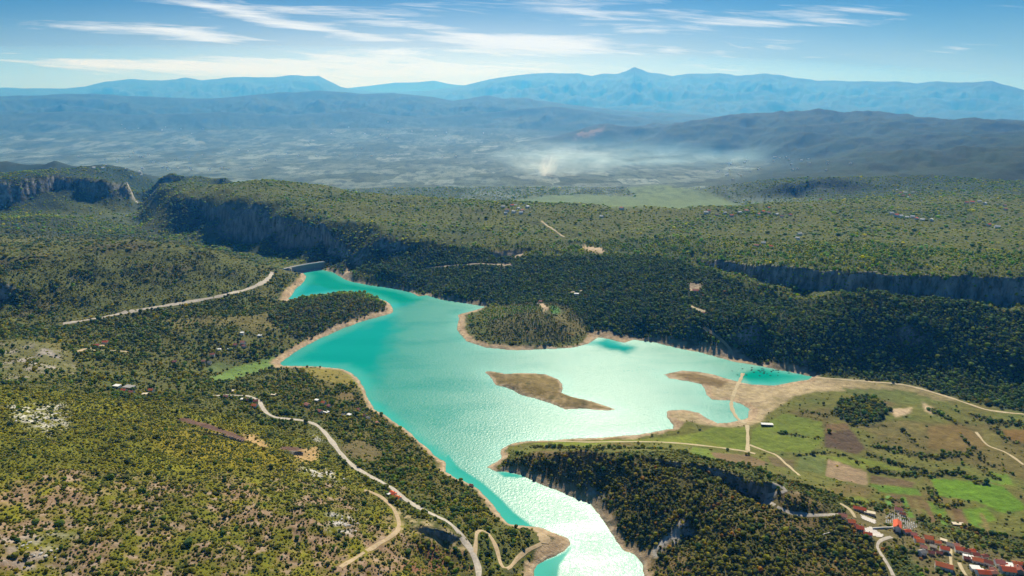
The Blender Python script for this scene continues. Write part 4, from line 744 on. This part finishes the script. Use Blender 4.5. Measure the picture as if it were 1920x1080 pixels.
def house_parts(root, w_, l_, h_, roof, wall, flat=False, wins=True, chim=True):
    """ridge along x; l_ long, w_ wide"""
    X, Y = l_/2, w_/2; rh = 0 if flat else w_*.30
    b = bmesh.new(); box(b, -X, X, -Y, Y, -2.5, h_)
    if not flat:
        for sx_ in (-X, X):
            q_ = [b.verts.new((sx_+(-.02 if sx_ > 0 else .02), y, z)) for y, z in ((-Y, h_), (Y, h_), (0, h_+rh))]; b.faces.new(q_)
    obj('wall', b, WALLS[wall], root)
    b = bmesh.new(); o_ = .55
    if flat: box(b, -X-.3, X+.3, -Y-.3, Y+.3, h_+.003, h_+.45)
    else:
        k = rh/Y
        pr = [(-Y-o_, h_-o_*k), (0, h_+rh), (Y+o_, h_-o_*k), (Y+o_, h_-o_*k+.3), (0, h_+rh+.34), (-Y-o_, h_-o_*k+.3)]
        A_ = [b.verts.new((-X-o_, y, z+.01)) for y, z in pr]; B_ = [b.verts.new((X+o_, y, z+.01)) for y, z in pr]
        b.faces.new(A_); b.faces.new(B_[::-1])
        for i in range(6): b.faces.new([A_[i], B_[i], B_[(i+1) % 6], A_[(i+1) % 6]])
    rf = obj('roof', b, ROOFS[roof], root)
    if chim and not flat:
        b = bmesh.new(); box(b, X*.35, X*.35+.9, Y*.25, Y*.25+.8, h_+rh*.5, h_+rh+1.1); obj('chimney', b, WALLS['stone'], rf)
    if wins:
        nf = max(1, int((h_-.4)//2.6))
        for fl in range(nf):
            for i, fx in enumerate((-.62, 0, .62) if l_ > 8 else (-.5, .5)):
                for sy in (-1, 1):
                    if fl == 0 and sy < 0 and abs(fx) < .1: continue
                    b = bmesh.new(); z_ = .9+fl*2.7; box(b, X*fx-.55, X*fx+.55, sy*Y-.05, sy*Y+.05, z_, z_+1.35); obj('window', b, M_GLASS, root)
        b = bmesh.new(); box(b, -.55, .55, -Y-.06, -Y+.04, 0, 2.15); obj('door', b, M_WOOD, root)
def house(px, py, w_, l_, h_, roof, wall, deg, label, cat='house', flat=False, group=None, wins=True, name=None, chim=True):
    x, y, z = hit(px, py); root = empty(name or ('flat_roofed_house' if flat else 'house'), (x, y, z), R_(deg)); w_, l_, h_ = w_*.84, l_*.82, h_*.88
    tag(root, label, cat, group); house_parts(root, w_, l_, h_, roof, wall, flat, wins, chim); return root
V = 'houses of the village at the foot of the fields'
for a in [
 (1611,957,8,19,4.2,'red','cream',-22,'long red roofed hall beside the pale car park'), (1684,959,8,12,5,'pink','white',-25,'pink red roofed house behind the cemetery'),
 (1692,967,6,8,4,'dark','stone',-30,'small dark roofed house touching the cemetery corner'), (1579,971,8.5,12,5,'salmon','cream',-18,'faded salmon roofed house where the crest road meets the village'),
 (1595,984,9,11,6.5,'orange','white',-8,'orange roofed white house at the end of the old stone wall'), (1611,996,9,11,6.5,'red','white',-15,'red roofed house standing left of the village square'),
 (1626,1005,7,12,4.5,'red','white',-18,'low red roofed house on the lower edge of the square'), (1604,990,6,7,4,'dark','stone',10,'small dark house squeezed between two red roofed ones above the trees'),
 (1713,1006,7,8,4.5,'pink','stone',-30,'small pink roofed house just below the cemetery'), (1723,1020,9,11,6,'orange','white',-12,'orange roofed white house on the street below the cemetery'),
 (1740,1014,10,12,6,'orange','cream',-20,'broad bright orange roofed house with a cream forecourt'), (1731,1030,7,9,4.5,'salmon','stone',-25,'low salmon roofed house in front of the orange pair'),
 (1728,1040,8,10,5.5,'grey','white',15,'white house with a grey roof and tree shade'), (1749,1028,6.5,9,4,'cream','cream',-30,'small cream roofed outhouse amid the street houses'),
 (1770,1034,9,12,6,'red','white',-22,'red roofed house left of the straight side street'), (1780,1025,7,9,4.5,'grey','stone',-30,'grey stone house at the head of the side street'),
 (1798,1035,9,12,6,'red','white',-18,'red roofed house right of the straight side street'), (1811,1038,7,9,5,'dark','white',-20,'dark red roofed house beside the bright green lawn'),
 (1828,1045,8,9,5.5,'dark','cream',-10,'brown roofed square house at the lawn corner'), (1834,1055,9,17,5,'orange','white',-22,'long orange roofed house right of the white flat one'),
 (1769,1066,11,22,5.5,'orange','white',-28,'largest orange roofed building beside the side street bottom'), (1852,1060,8,11,6,'dark','white',-35,'white gabled house with a dark red roof'),
 (1873,1060,10,12,6,'pink','white',-15,'pink red roofed house under tall garden trees'), (1843,1079,10,17,5.5,'red','white',-8,'bright red roofed house cut by the bottom edge'),
 (1888,1075,12,18,7,'red','white',-12,'big red roofed white house near the corner'), (1909,1073,9,12,6,'dark','stone',70,'brown roofed stone house in the extreme corner'),
 (1760,1040,6,8,4,'dark','stone',-25,'low dark barn behind the side street trees'), (1812,1050,6,8,4,'dark','brick',-20,'small brick shed on the garden lane'), (1860,1072,7,9,4.5,'salmon','cream',-15,'faded roofed cottage between the big red roofs')]:
    house(*a, group=V)
for a in [(1630,964,7,17,3.6,'cream','cream',-24,'long pale flat building joined to the red hall'), (1815,1049,9,14,4.5,'white','white',-22,'white flat roofed building left of the long orange roof'),
          (1828,1069,9,13,4.5,'white','white',-10,'white flat roofed house above the bottom edge'), (1890,1064,9,12,5,'white','cream',-15,'white terrace roofed house behind the big red roof'), (1796,985,7,18,3,'cream','stone',-8,'pale low shed alone in the gardens above the village'), (1769,1015,6,9,2.5,'cream','cream',-35,'roofless pale walled plot among trees by the street'), (1838,1073,6,8,4,'white','white',-15,'small white annexe beside the bright red roof')]:
    house(*a, flat=True, group=V)
for k_, (px, py) in enumerate([(1718,1013),(1757,1021),(1790,1026),(1822,1037),(1845,1047),(1880,1062),(1902,1060),(1862,1078),(1700,1000),(1745,1040),(1915,1062)]):
    house(px, py, 6.5, 8+k_ % 3, 4.5, ('red', 'orange', 'salmon', 'red', 'dark')[k_ % 5], ('white', 'cream')[k_ % 2], -20+(k_*37 % 30), 'small red roofed cottage in the crowded row running to the corner', group='small cottages of the crowded village row')
# the church
x, y, z = hit(1681, 992); ch = empty('church', (x, y, z), R_(62)); tag(ch, 'tall red roofed church on the white terrace beside the cemetery', 'church')
house_parts(ch, 9, 17, 7.5, 'red', 'white', wins=True, chim=False)
b = bmesh.new(); box(b, -11.2, -8.53, -1.5, 1.5, -2, 11); tw = obj('tower', b, WALLS['white'], ch)
b = bmesh.new(); bmesh.ops.create_cone(b, segments=4, radius1=2.4, radius2=0, depth=2.4, cap_ends=True); bmesh.ops.rotate(b, verts=b.verts, cent=(0, 0, 0), matrix=__import__('mathutils').Matrix.Rotation(R_(45), 3, 'Z')); bmesh.ops.translate(b, verts=b.verts, vec=(-9.87, 0, 12.21)); obj('spire', b, ROOFS['red'], tw)
# white terrace wall before it
def wall_along(name, pp, th, h_, m_, label, cat='wall'):
    pts = course(pp, 3.0); d = np.gradient(pts, axis=0); d /= np.linalg.norm(d, axis=1)[:, None]; nr_ = np.stack([-d[:, 1], d[:, 0]], -1)*th/2
    z_ = zat(pts[:, 0], pts[:, 1]); rows = []
    for sg, zz in ((1, -1), (1, h_), (-1, h_), (-1, -1)): rows.append(np.concatenate([pts+nr_*sg, (z_+zz)[:, None]], 1))
    vv = np.stack(rows, 1).reshape(-1, 3); k = len(pts); i_ = np.arange(k*4).reshape(k, 4)
    ff = np.concatenate([np.stack([i_[:-1, a_], i_[1:, a_], i_[1:, (a_+1) % 4], i_[:-1, (a_+1) % 4]], -1) for a_ in range(4)]+[i_[:1], i_[-1:, ::-1]])
    return tag(mesh_np(name, vv, ff, m_), label, cat)
wall_along('terrace_wall', [(1636,992),(1655,991),(1675,990)], .8, 2.2, WALLS['white'], 'white terrace wall running up to the church')
wall_along('stone_wall', [(1527,1009),(1545,1003),(1565,997),(1590,987)], .9, 1.6, M_ROCK, 'old grey stone wall leading to the orange roofed white house')
# graves
gx = bmesh.new(); box(gx, -.6, .6, -1.1, 1.1, -.6, .45); box(gx, -.55, .55, 1.12, 1.35, -.6, 1.5); box(gx, -.12, .12, 1.15, 1.32, 1.502, 2.1); box(gx, -.36, -.122, 1.15, 1.32, 1.7, 1.9); box(gx, .122, .36, 1.15, 1.32, 1.7, 1.9)
g0 = obj('gravestone', gx, M_TOMB); tag(g0, 'white marble grave in the crowded cemetery behind the church', 'grave', 'graves of the village cemetery')
cem = poly_world([(1659,972),(1670,963),(1682,962),(1698,969),(1712,978),(1720,986),(1714,995),(1702,1002),(1694,994),(1690,984),(1676,981),(1662,984)])
first = True; ang = R_(-28); ca, sa = math.cos(ang), math.sin(ang); cx, cy = cem.mean(0)
for i in range(-16, 17):
    for j in range(-16, 17):
        x = cx+(i*2.6*ca-j*3.9*sa); y = cy+(i*2.6*sa+j*3.9*ca)
        if not inside(np.array([x]), np.array([y]), cem)[0] or random.random() < .22: continue
        o = g0 if first else g0.copy()
        if not first: COL.objects.link(o)
        first = False; o.location = (x, y, float(zat(x, y))); o.rotation_euler = (0, 0, ang+random.uniform(-.06, .06)); k_ = random.uniform(.85, 1.35); o.scale = (1.15, 1, k_)
# hamlets west of the lake
for (px, py, w_, l_, h_, rf, wl, dg, lab, gp, fl) in [
 (478,764,9,12,5.5,'orange','white',-20,'orange roofed house inside the bend of the near road','houses along the near road',False), (480,755,8,10,5,'dark','stone',15,'dark roofed house behind the orange one at the road bend','houses along the near road',False),
 (424,746,7,10,4,'pink','cream',-10,'small pinkish house at the left end of the near road','houses along the near road',False), (455,751,7,8,4,'white','white',0,'white flat hut below the near road','houses along the near road',True), (463,752,7,9,4,'dark','stone',-25,'purple dark roofed cottage left of the road bend','houses along the near road',False), (433,735,8,14,3.5,'cream','cream',0,'pale long building above the left end of the near road','houses along the near road',True), (513,742,8,10,3.5,'cream','cream',-10,'cream flat shed right of the road bend','houses along the near road',True),
 (576,762,9,13,5,'salmon','cream',-35,'salmon roofed house nearest the road in the lakeside hamlet','houses of the lakeside hamlet',False), (599,774,8,13,5,'pink','white',-30,'pink roofed house in the middle of the lakeside hamlet','houses of the lakeside hamlet',False), (607,758,8,10,5,'orange','white',-25,'orange roofed house at the back of the lakeside hamlet','houses of the lakeside hamlet',False), (594,753,7,9,4.5,'white','white',-20,'white roofed house beside the orange one in the lakeside hamlet','houses of the lakeside hamlet',True), (612,775,8,12,4,'white','white',-35,'white flat building in the lakeside hamlet','houses of the lakeside hamlet',True), (617,764,7,9,4.5,'pink','white',-30,'small pink roofed cottage at the back of the lakeside hamlet','houses of the lakeside hamlet',False),
 (644,781,7,9,4,'grey','white',-30,'grey roofed house at the start of the row by the shore','houses of the shore row',False), (655,780,7,10,4,'white','cream',-30,'pale flat house in the row by the shore','houses of the shore row',True), (672,776,7,9,4.5,'dark','white',-30,'dark roofed white house in the row by the shore','houses of the shore row',False), (673,770,6,8,4,'pink','stone',-30,'pinkish roof behind the row by the shore','houses of the shore row',False), (690,786,7,9,4,'grey','white',-40,'white walled house with grey roof near the shore','houses of the shore row',False), (707,795,6,8,3.5,'salmon','white',-50,'last salmon roofed house of the row by the shore','houses of the shore row',False), (683,781,6,8,3.5,'dark','stone',-30,'low stone house in the shade of the shore row','houses of the shore row',False),
 (737,929,8,12,4.5,'red','white',-40,'bright red roofed house directly below the near road','houses below the near road',False), (746,937,8,11,4.5,'orange','white',-35,'orange red roofed house on the track below the near road','houses below the near road',False), (728,929,5,7,3.5,'white','white',-30,'tiny white hut beside the bright red roof','houses below the near road',True),
 (884,912,5,7,3,'dark','stone',-35,'small dark boathouse on the river bank','boathouse on the bank',False),
 (220,727,10,15,5.5,'white','white',-15,'white roofed building at the left of the hollow farm','houses of the hollow farm',True), (233,735,8,12,5,'red','white',-15,'red roofed house at the hollow farm front','houses of the hollow farm',False), (243,729,14,24,5.5,'grey','stone',-15,'wide grey roofed barn in the hollow farm','houses of the hollow farm',True), (247,738,7,11,4.5,'pink','white',-15,'pink roofed cottage before the grey barn','houses of the hollow farm',False), (284,735,8,11,5.5,'orange','white',-10,'orange roofed house at the right of the hollow farm','houses of the hollow farm',False), (274,741,8,15,3.5,'cream','cream',5,'pale flat yard building of the hollow farm','houses of the hollow farm',True),
 (198,644,9,14,5,'red','white',12,'red roofed house at the upper end of the bare earth lane','houses by the bare earth lane',False), (181,650,9,14,4.5,'red','stone',14,'red roofed house along the bare earth lane','houses by the bare earth lane',False),
 (454,627,9,11,6,'white','white',0,'highest white house of the valley hamlet','houses of the valley hamlet',True), (487,631,8,12,4,'white','white',-10,'single white house apart on the right of the valley hamlet','houses of the valley hamlet',True), (456,645,10,13,6.5,'salmon','white',-10,'tall salmon roofed house in the valley hamlet','houses of the valley hamlet',False), (442,649,9,11,5,'pink','cream',-15,'pink roofed house left of the tall one in the valley hamlet','houses of the valley hamlet',False), (458,651,8,11,4.5,'pink','white',-15,'pink roofed house in front of the tall one in the valley hamlet','houses of the valley hamlet',False), (431,656,8,11,4,'white','white',-20,'white roofed house in the middle of the valley hamlet','houses of the valley hamlet',True), (410,657,9,13,4,'white','white',10,'white long house above the white lane of the valley hamlet','houses of the valley hamlet',True), (399,667,9,12,4.5,'pink','white',5,'pinkish house beside the white lane of the valley hamlet','houses of the valley hamlet',False), (382,680,8,10,5,'salmon','cream',0,'salmon roofed house at the lowest left of the valley hamlet','houses of the valley hamlet',False), (393,682,8,9,4.5,'grey','white',0,'grey roofed house beside the lowest green meadow','houses of the valley hamlet',False), (328,681,8,10,5,'pink','stone',0,'lone pinkish ruin on the wooded slope','houses of the valley hamlet',False),
 (1081,553,10,16,5,'white','cream',-10,'pale house in a clearing of the forest slope','houses in the forest',True), (1014,567,9,13,4,'salmon','cream',-30,'salmon roofed farm above the round pine peninsula','houses in the forest',False), (1304,547,12,20,4.5,'pink','cream',-15,'pinkish long building on the forest slope to the right','houses in the forest',False), (1322,588,6,16,3,'salmon','cream',-15,'low salmon roofed shed beside the hill road','houses in the forest',False)]:
    house(px, py, w_, l_, h_, rf, wl, dg, lab, flat=fl, group=gp, wins=py > 690)
# open shed on the meadow
x, y, z = hit(1438, 798); sh = empty('field_shed', (x, y, z), R_(-6)); tag(sh, 'long white roofed field shed alone on the meadow', 'shed')
b = bmesh.new(); box(b, -11, 11, -4, 4, 3.4, 3.9); obj('roof', b, ROOFS['white'], sh)
b = bmesh.new(); box(b, -10.5, 10.5, 3.2, 3.6, -1, 3.39); obj('wall', b, WALLS['stone'], sh)
for xx in (-10, -5, 0, 5, 10):
    b = bmesh.new(); box(b, xx-.2, xx+.2, -3.7, -3.3, -1, 3.39); obj('post', b, M_WOOD, sh)
# far villages: one small house with walls and roof, copied
def far_house(kind):
    root = empty('village_house', (0, 0, 0)); w_, l_, h_ = 9, 13, 5.5
    house_parts(root, w_, l_, h_, kind, 'white', wins=False, chim=False); return root
PROTOS = [far_house('red'), far_house('salmon'), far_house('white'), far_house('white')]; used_p = set()
def put_far(px, py, label, group, sc=1.0, white=False):
    i = 3 if white else random.choice((0, 1, 2, 2)); p_ = PROTOS[i]; x, y, z = hit(px, py)
    if i in used_p:
        r_ = p_.copy(); COL.objects.link(r_)
        for c_ in list(p_.children):
            d_ = c_.copy(); COL.objects.link(d_); d_.parent = r_
    else: r_ = p_; used_p.add(i)
    r_.location = (x, y, z); r_.rotation_euler = (0, 0, random.uniform(-.9, .9)); s_ = sc*random.uniform(.85, 1.25); r_.scale = (s_, s_, s_); tag(r_, label, 'house', group)
for spots, label, group in [
 ([(945,390),(952,396),(958,388),(965,399),(972,392),(980,397),(988,390),(968,386),(976,401),(950,402)], 'pale house in the small village on the middle of the plateau rim', 'houses on the middle plateau rim'),
 ([(1322,400),(1330,397),(1345,404),(1360,402),(1372,406),(1385,400),(1400,398),(1420,404),(1430,398),(1440,400),(1455,403),(1465,407),(1480,404),(1440,392)], 'pale house in the long scattered plateau village right of the middle', 'houses of the long plateau village'),
 ([(1670,402),(1680,405),(1690,408),(1700,410),(1710,408),(1718,412),(1730,415),(1745,413)], 'pale red house in the plateau village towards the right', 'houses of the right plateau village'),
 ([(1686,362),(1692,368),(1698,364),(1704,369),(1712,362),(1700,372),(1680,357)], 'pale house in the hillside village above the far escarpment', 'houses of the hillside village'),
 ([(1813,381),(1824,382),(1835,380),(1845,383),(1883,386),(1884,394)], 'pale house in the rightmost plateau village', 'houses of the rightmost plateau village'),
 ([(1420,462),(1432,458),(1445,464),(1500,440),(1496,448)], 'pale house in the bare clearing of the right plateau', 'houses in the plateau clearing'),
 ([(1540,376),(1852,424),(1870,428),(1128,408),(1165,392)], 'single pale house standing by itself on the plateau', 'lone houses on the plateau')]:
    for px, py in spots: put_far(px+random.uniform(-2, 2), py+random.uniform(-1, 1), label, group, 1.05)
rnd = random.Random(5)
for (cx_, cy_, sx_, sy_, n_) in ((300,318,170,9,26),(250,295,120,7,14),(620,290,200,10,16),(750,250,160,14,12),(1390,318,50,14,16),(1520,310,60,10,10),(1470,300,30,6,6),(330,240,200,12,8)):
    for _ in range(n_):
        px, py = rnd.gauss(cx_, sx_*.5), rnd.gauss(cy_, sy_*.6)
        if 0 < px < 1900: put_far(px, py, 'white house in the hazy plain beyond the plateau', 'houses scattered over the hazy plain', 1.1, True)
# ------------------------------------------------------------------ the dam
A3 = np.array(P(533, 503, 25)); B3 = np.array(P(599, 491, 25)); d3 = (B3-A3)/np.linalg.norm(B3-A3); n3 = np.array((d3[1], -d3[0], 0))   # n3 points to the lake
if n3[1] > 0: n3 = -n3
dam = empty('dam', tuple((A3+B3)/2*np.array((1, 1, 0)))); tag(dam, 'grey concrete dam wall closing the far left tip of the lake', 'dam'); org = np.array(dam.location)
def prism(name, prof, a0, a1, m_, parent, sag=6.0, n=14):
    rows = []
    for i in range(n+1):
        t = a0+(a1-a0)*i/n; c_ = A3+(B3-A3)*t-n3*sag*4*t*(1-t); rows.append([c_*np.array((1, 1, 0))+n3*o_+np.array((0, 0, z_))-org for o_, z_ in prof])
    vv = np.array(rows).reshape(-1, 3); k = len(prof); i_ = np.arange((n+1)*k).reshape(n+1, k)
    ff = [[i_[j, a_], i_[j+1, a_], i_[j+1, (a_+1) % k], i_[j, (a_+1) % k]] for j in range(n) for a_ in range(k)]
    bm = bmesh.new(); vs = [bm.verts.new(v_) for v_ in vv]
    for f in ff: bm.faces.new([vs[q_] for q_ in f])
    bm.faces.new([vs[q_] for q_ in i_[0]]); bm.faces.new([vs[q_] for q_ in i_[-1]])
    return obj(name, bm, m_, parent)
prism('wall', [(9, -8), (3.5, 22), (-3.5, 22), (-12, -20), (9, -20)], -.12, 1.12, M_CONC, dam)
prism('roadway', [(5, 22.01), (5, 23.6), (-5, 23.6), (-5, 22.01)], -.14, 1.12, M_PAVE, dam)
prism('parapet', [(5, 23.61), (5, 25), (4.4, 25), (4.4, 23.61)], -.12, 1.12, WALLS['white'], dam); prism('parapet', [(-4.4, 23.61), (-4.4, 25), (-5, 25), (-5, 23.61)], -.12, 1.12, WALLS['white'], dam)
prism('berm', [(9.01, -8), (9.01, 3.5), (16, 1.5), (20, -8)], .02, 1.0, paint_mat('bleached_concrete', (.48, .40, .38), .9, .15, .1), dam)
b = bmesh.new(); c_ = A3+(B3-A3)*.13+n3*11-org; c_[2] = 0; box(b, c_[0]-3, c_[0]+3, c_[1]-3, c_[1]+3, -10, 24); obj('intake_tower', b, WALLS['cream'], dam)
# ------------------------------------------------------------------ trees, shrubs and rocks close enough to be counted
def tinted(name, v_, f_, c): 
    me = bpy.data.meshes.new(name); me.from_pydata([tuple(q_) for q_ in v_], [], [tuple(int(i_) for i_ in q_) for q_ in f_]); a = me.attributes.new('tint', 'FLOAT_COLOR', 'POINT'); a.data.foreach_set('color', np.tile(np.array(tuple(c)+(1,), np.float32), len(v_))); me.materials.append(fm); return me
def bank(spots, kind, k=7):
    c = np.array([s_[4] for s_ in spots]); o_ = np.argsort(c.sum(1)); cols = [c[o_[int((i+.5)*len(o_)/k)]] for i in range(k)]
    return cols, [[tinted('crown', *PROTO[(kind, 2)][j], c_) for c_ in cols] for j in range(6)]
SC_, SB_ = bank(SHRUB_SPOTS, 'shrub'); TC_, TB_ = bank(TREE_SPOTS, 'tree')
def nearest(cols, c): return int(np.argmin([np.abs(np.array(q_)-np.array(c)).sum() for q_ in cols]))
for (p_, s_, t_, r_, c_) in SHRUB_SPOTS:
    o = bpy.data.objects.new('shrub', SB_[random.randrange(6)][nearest(SC_, c_)]); COL.objects.link(o); o.location = p_; o.rotation_euler = (0, 0, r_); o.scale = (s_, s_, s_*t_)
    u = p_[0]/(p_[1]*cP-(p_[2]-CH)*sP)
    lab, gp = (('rounded shrub on the stony slope at the lower left corner', 'shrubs on the stony corner slope') if u < -.45 else ('low shrub on the near slope left of the earth track', 'shrubs left of the earth track') if u < -.13 else ('bushy shrub on the bank between the road and the river', 'shrubs between road and river') if u < .1 else ('low shrub among the trees right of the river arm', 'shrubs right of the river arm'))
    tag(o, lab, 'shrub', gp)
tb_ = bmesh.new(); bmesh.ops.create_cone(tb_, segments=6, radius1=.14, radius2=.07, depth=1.0, cap_ends=True); bmesh.ops.translate(tb_, verts=tb_.verts, vec=(0, 0, .35))
TRUNK = bpy.data.meshes.new('trunk'); tb_.to_mesh(TRUNK); tb_.free(); TRUNK.materials.append(M_BARK)
for (p_, s_, t_, r_, c_) in TREE_SPOTS:
    o = empty('tree', p_, r_); o.scale = (s_, s_, s_*t_)
    for nm, me in (('trunk', TRUNK), ('crown', TB_[random.randrange(6)][nearest(TC_, c_)])):
        k_ = bpy.data.objects.new(nm, me); COL.objects.link(k_); k_.parent = o
    u = p_[0]/(p_[1]*cP-(p_[2]-CH)*sP)
    lab, gp = (('broad tree on the near slope left of the river', 'trees left of the river') if u < .06 else ('autumn tree on the steep bank rising right of the river arm', 'trees on the river bank') if u < .32 else ('dark autumn tree in the wood between river arm and village', 'trees in the wood before the village') if u < .5 else ('leafy tree among the village houses and gardens', 'trees in the village'))
    tag(o, lab, 'tree', gp)
def rock_mesh(seed):
    v_, f_ = ico(2); g_ = np.random.default_rng(seed); k_ = g_.normal(size=(9, 3)); k_ /= np.linalg.norm(k_, axis=1)[:, None]
    v_ = v_*np.minimum(1, np.min(.75/np.maximum(v_@k_.T, .2), axis=1))[:, None]*np.array((1.2, .9, .7)); me = bpy.data.meshes.new('boulder'); me.from_pydata([tuple(q_) for q_ in v_], [], [tuple(int(i_) for i_ in q_) for q_ in f_]); me.materials.append(M_ROCK); return me
RK = [rock_mesh(i) for i in range(4)]
for (cx_, cy_, sx_, sy_, n_, lab, gp) in [(75,785,50,22,60,'pale limestone boulder on the outcrop at the left edge of the near hill','boulders of the left outcrop'),(640,985,22,18,26,'grey boulder on the outcrop beside the earth track','boulders beside the earth track'),(600,890,34,12,22,'pale boulder on the little ledge above the road','boulders of the little ledge'),(596,823,8,5,7,'white boulder in the patch beside the road bend','boulders by the road bend'),(60,1030,50,30,24,'pale boulder on the bare ground of the lower left corner','boulders of the bare corner')]:
    for _ in range(n_):
        x, y, z = hit(rnd.gauss(cx_, sx_*.55), rnd.gauss(cy_, sy_*.55)); o = bpy.data.objects.new('boulder', RK[rnd.randrange(4)]); COL.objects.link(o); s_ = rnd.uniform(.7, 2.4)
        o.location = (x, y, z+.1*s_); o.rotation_euler = (rnd.uniform(-.3, .3), rnd.uniform(-.3, .3), rnd.uniform(0, 6.3)); o.scale = (s_, s_, s_*.8); tag(o, lab, 'boulder', gp)
DB = [tinted('drowned_bush', *PROTO[('shrub', 2)][j], (.012, .06, .05)) for j in range(6)]
for _ in range(42):
    px, py = rnd.gauss(1430, 28), rnd.gauss(698, 5.5)
    if abs(py-698) > 10: continue
    x, y, z = P(px, py, 0)
    if float(zat(x, y)) > -.4: continue
    o = bpy.data.objects.new('drowned_bush', DB[rnd.randrange(6)]); COL.objects.link(o); s_ = rnd.uniform(1.2, 2.6); o.location = (x, y, -.5*s_+.3); o.scale = (s_*1.4, s_*1.2, s_*.6); tag(o, 'dark drowned bush rising from the shallow end beyond the causeway', 'bush', 'drowned bushes in the shallow end')
# ------------------------------------------------------------------ smoke from the fields on the plain
def smoke(name, loc, size, dens, nscale, label, lean=0.0, color=(.85, .93, 1, 1)):
    b = bmesh.new(); bmesh.ops.create_icosphere(b, subdivisions=3, radius=1); m_ = bpy.data.materials.new(name); m_.use_nodes = True; T_ = NT(m_.node_tree); T_.n.remove([q_ for q_ in T_.n if q_.type == 'BSDF_PRINCIPLED'][0])
    tc_ = T_.add('ShaderNodeTexCoord'); o_ = tc_.outputs['Object']; ln = T_.add('ShaderNodeVectorMath', operation='LENGTH'); T_.l.new(o_, ln.inputs[0])
    sp_ = T_.add('ShaderNodeSeparateXYZ'); T_.l.new(o_, sp_.inputs[0])
    fall = T_.ramp(ln.outputs['Value'], 1.0, .25); nz = T_.ramp(T_.noise(o_, nscale, 5, .6, .6), .40, .68)
    low = T_.ramp(sp_.outputs[2], .9, -.5)
    pv_ = T_.add('ShaderNodeVolumePrincipled', {'Color': color, 'Anisotropy': .55, 'Absorption Color': (1, 1, 1, 1)}); T_.l.new(T_.m('MULTIPLY', T_.m('MULTIPLY', T_.m('MULTIPLY', fall, nz), T_.m('MULTIPLY_ADD', low, .8, .2)), dens), pv_.inputs['Density'])
    T_.l.new(pv_.outputs[0], [q_ for q_ in T_.n if q_.type == 'OUTPUT_MATERIAL'][0].inputs['Volume'])
    o = obj(name, b, m_, None, loc); o.scale = size; o.rotation_euler = (0, lean, 0); return tag(o, label, kind='stuff')
x, y, z = hit(1028, 330); smoke('smoke', (x, y, z+95), (85, 85, 165), .020, 1.7, 'white smoke column rising from the plain', .25, (.84, .92, 1, 1))
smoke('drifting_smoke', (x+60, y+150, z+110), (640, 300, 230), .0052, 2.6, 'thin smoke drifting behind the white column', color=(.6, .82, 1, 1))
smoke('spread_smoke', (x+950, y+900, z+60), (1700, 1000, 280), .0014, 3.0, 'bluish smoke spread over the plain to the right', color=(.4, .72, 1, 1))
# mist over the left of the plain
b = bmesh.new(); bmesh.ops.create_icosphere(b, subdivisions=5, radius=1); MM = bpy.data.materials.new('valley_mist'); MM.use_nodes = True; M_ = NT(MM.node_tree); M_.n.remove([q_ for q_ in M_.n if q_.type == 'BSDF_PRINCIPLED'][0])
pv_ = M_.add('ShaderNodeVolumePrincipled', {'Color': (.09, .44, 1.0, 1), 'Absorption Color': (1, 1, 1, 1), 'Density': 6.8e-5, 'Anisotropy': .25}); M_.l.new(pv_.outputs[0], [q_ for q_ in M_.n if q_.type == 'OUTPUT_MATERIAL'][0].inputs['Volume'])
mi_ = obj('valley_mist', b, MM, None, (-4200, 15000, 0)); mi_.scale = (17000, 11700, 1420); tag(mi_, 'thicker blue mist lying over the far plain and its hills', kind='stuff')
# ------------------------------------------------------------------ the hazy air
HZM = bpy.data.materials.new('haze'); HZM.use_nodes = True; H_ = NT(HZM.node_tree)
for n_ in list(H_.n):
    if n_.type == 'BSDF_PRINCIPLED': H_.n.remove(n_)
pv = H_.add('ShaderNodeVolumePrincipled', {'Color': (.05, .34, 1.0, 1), 'Absorption Color': (1, 1, 1, 1), 'Density': 3.4e-5, 'Anisotropy': .25})
H_.l.new(pv.outputs[0], [n_ for n_ in H_.n if n_.type == 'OUTPUT_MATERIAL'][0].inputs['Volume'])
zlo = float(FZ.min())-1.0; zhi = float(max(FZ.max(), 1620))+25
x1 = 25500.0; y0, y1 = -300.0, 33600.0
vv = [(sx_, sy_, sz_) for sz_ in (zlo, zhi) for sx_, sy_ in ((-x1, y0), (x1, y0), (x1, y1), (-x1, y1))]
haze = mesh_np('haze', vv, [(3,2,1,0),(4,5,6,7),(0,1,5,4),(1,2,6,5),(2,3,7,6),(3,0,4,7)], HZM)
tag(haze, 'thin bluish haze filling the air over the valley', kind='stuff')
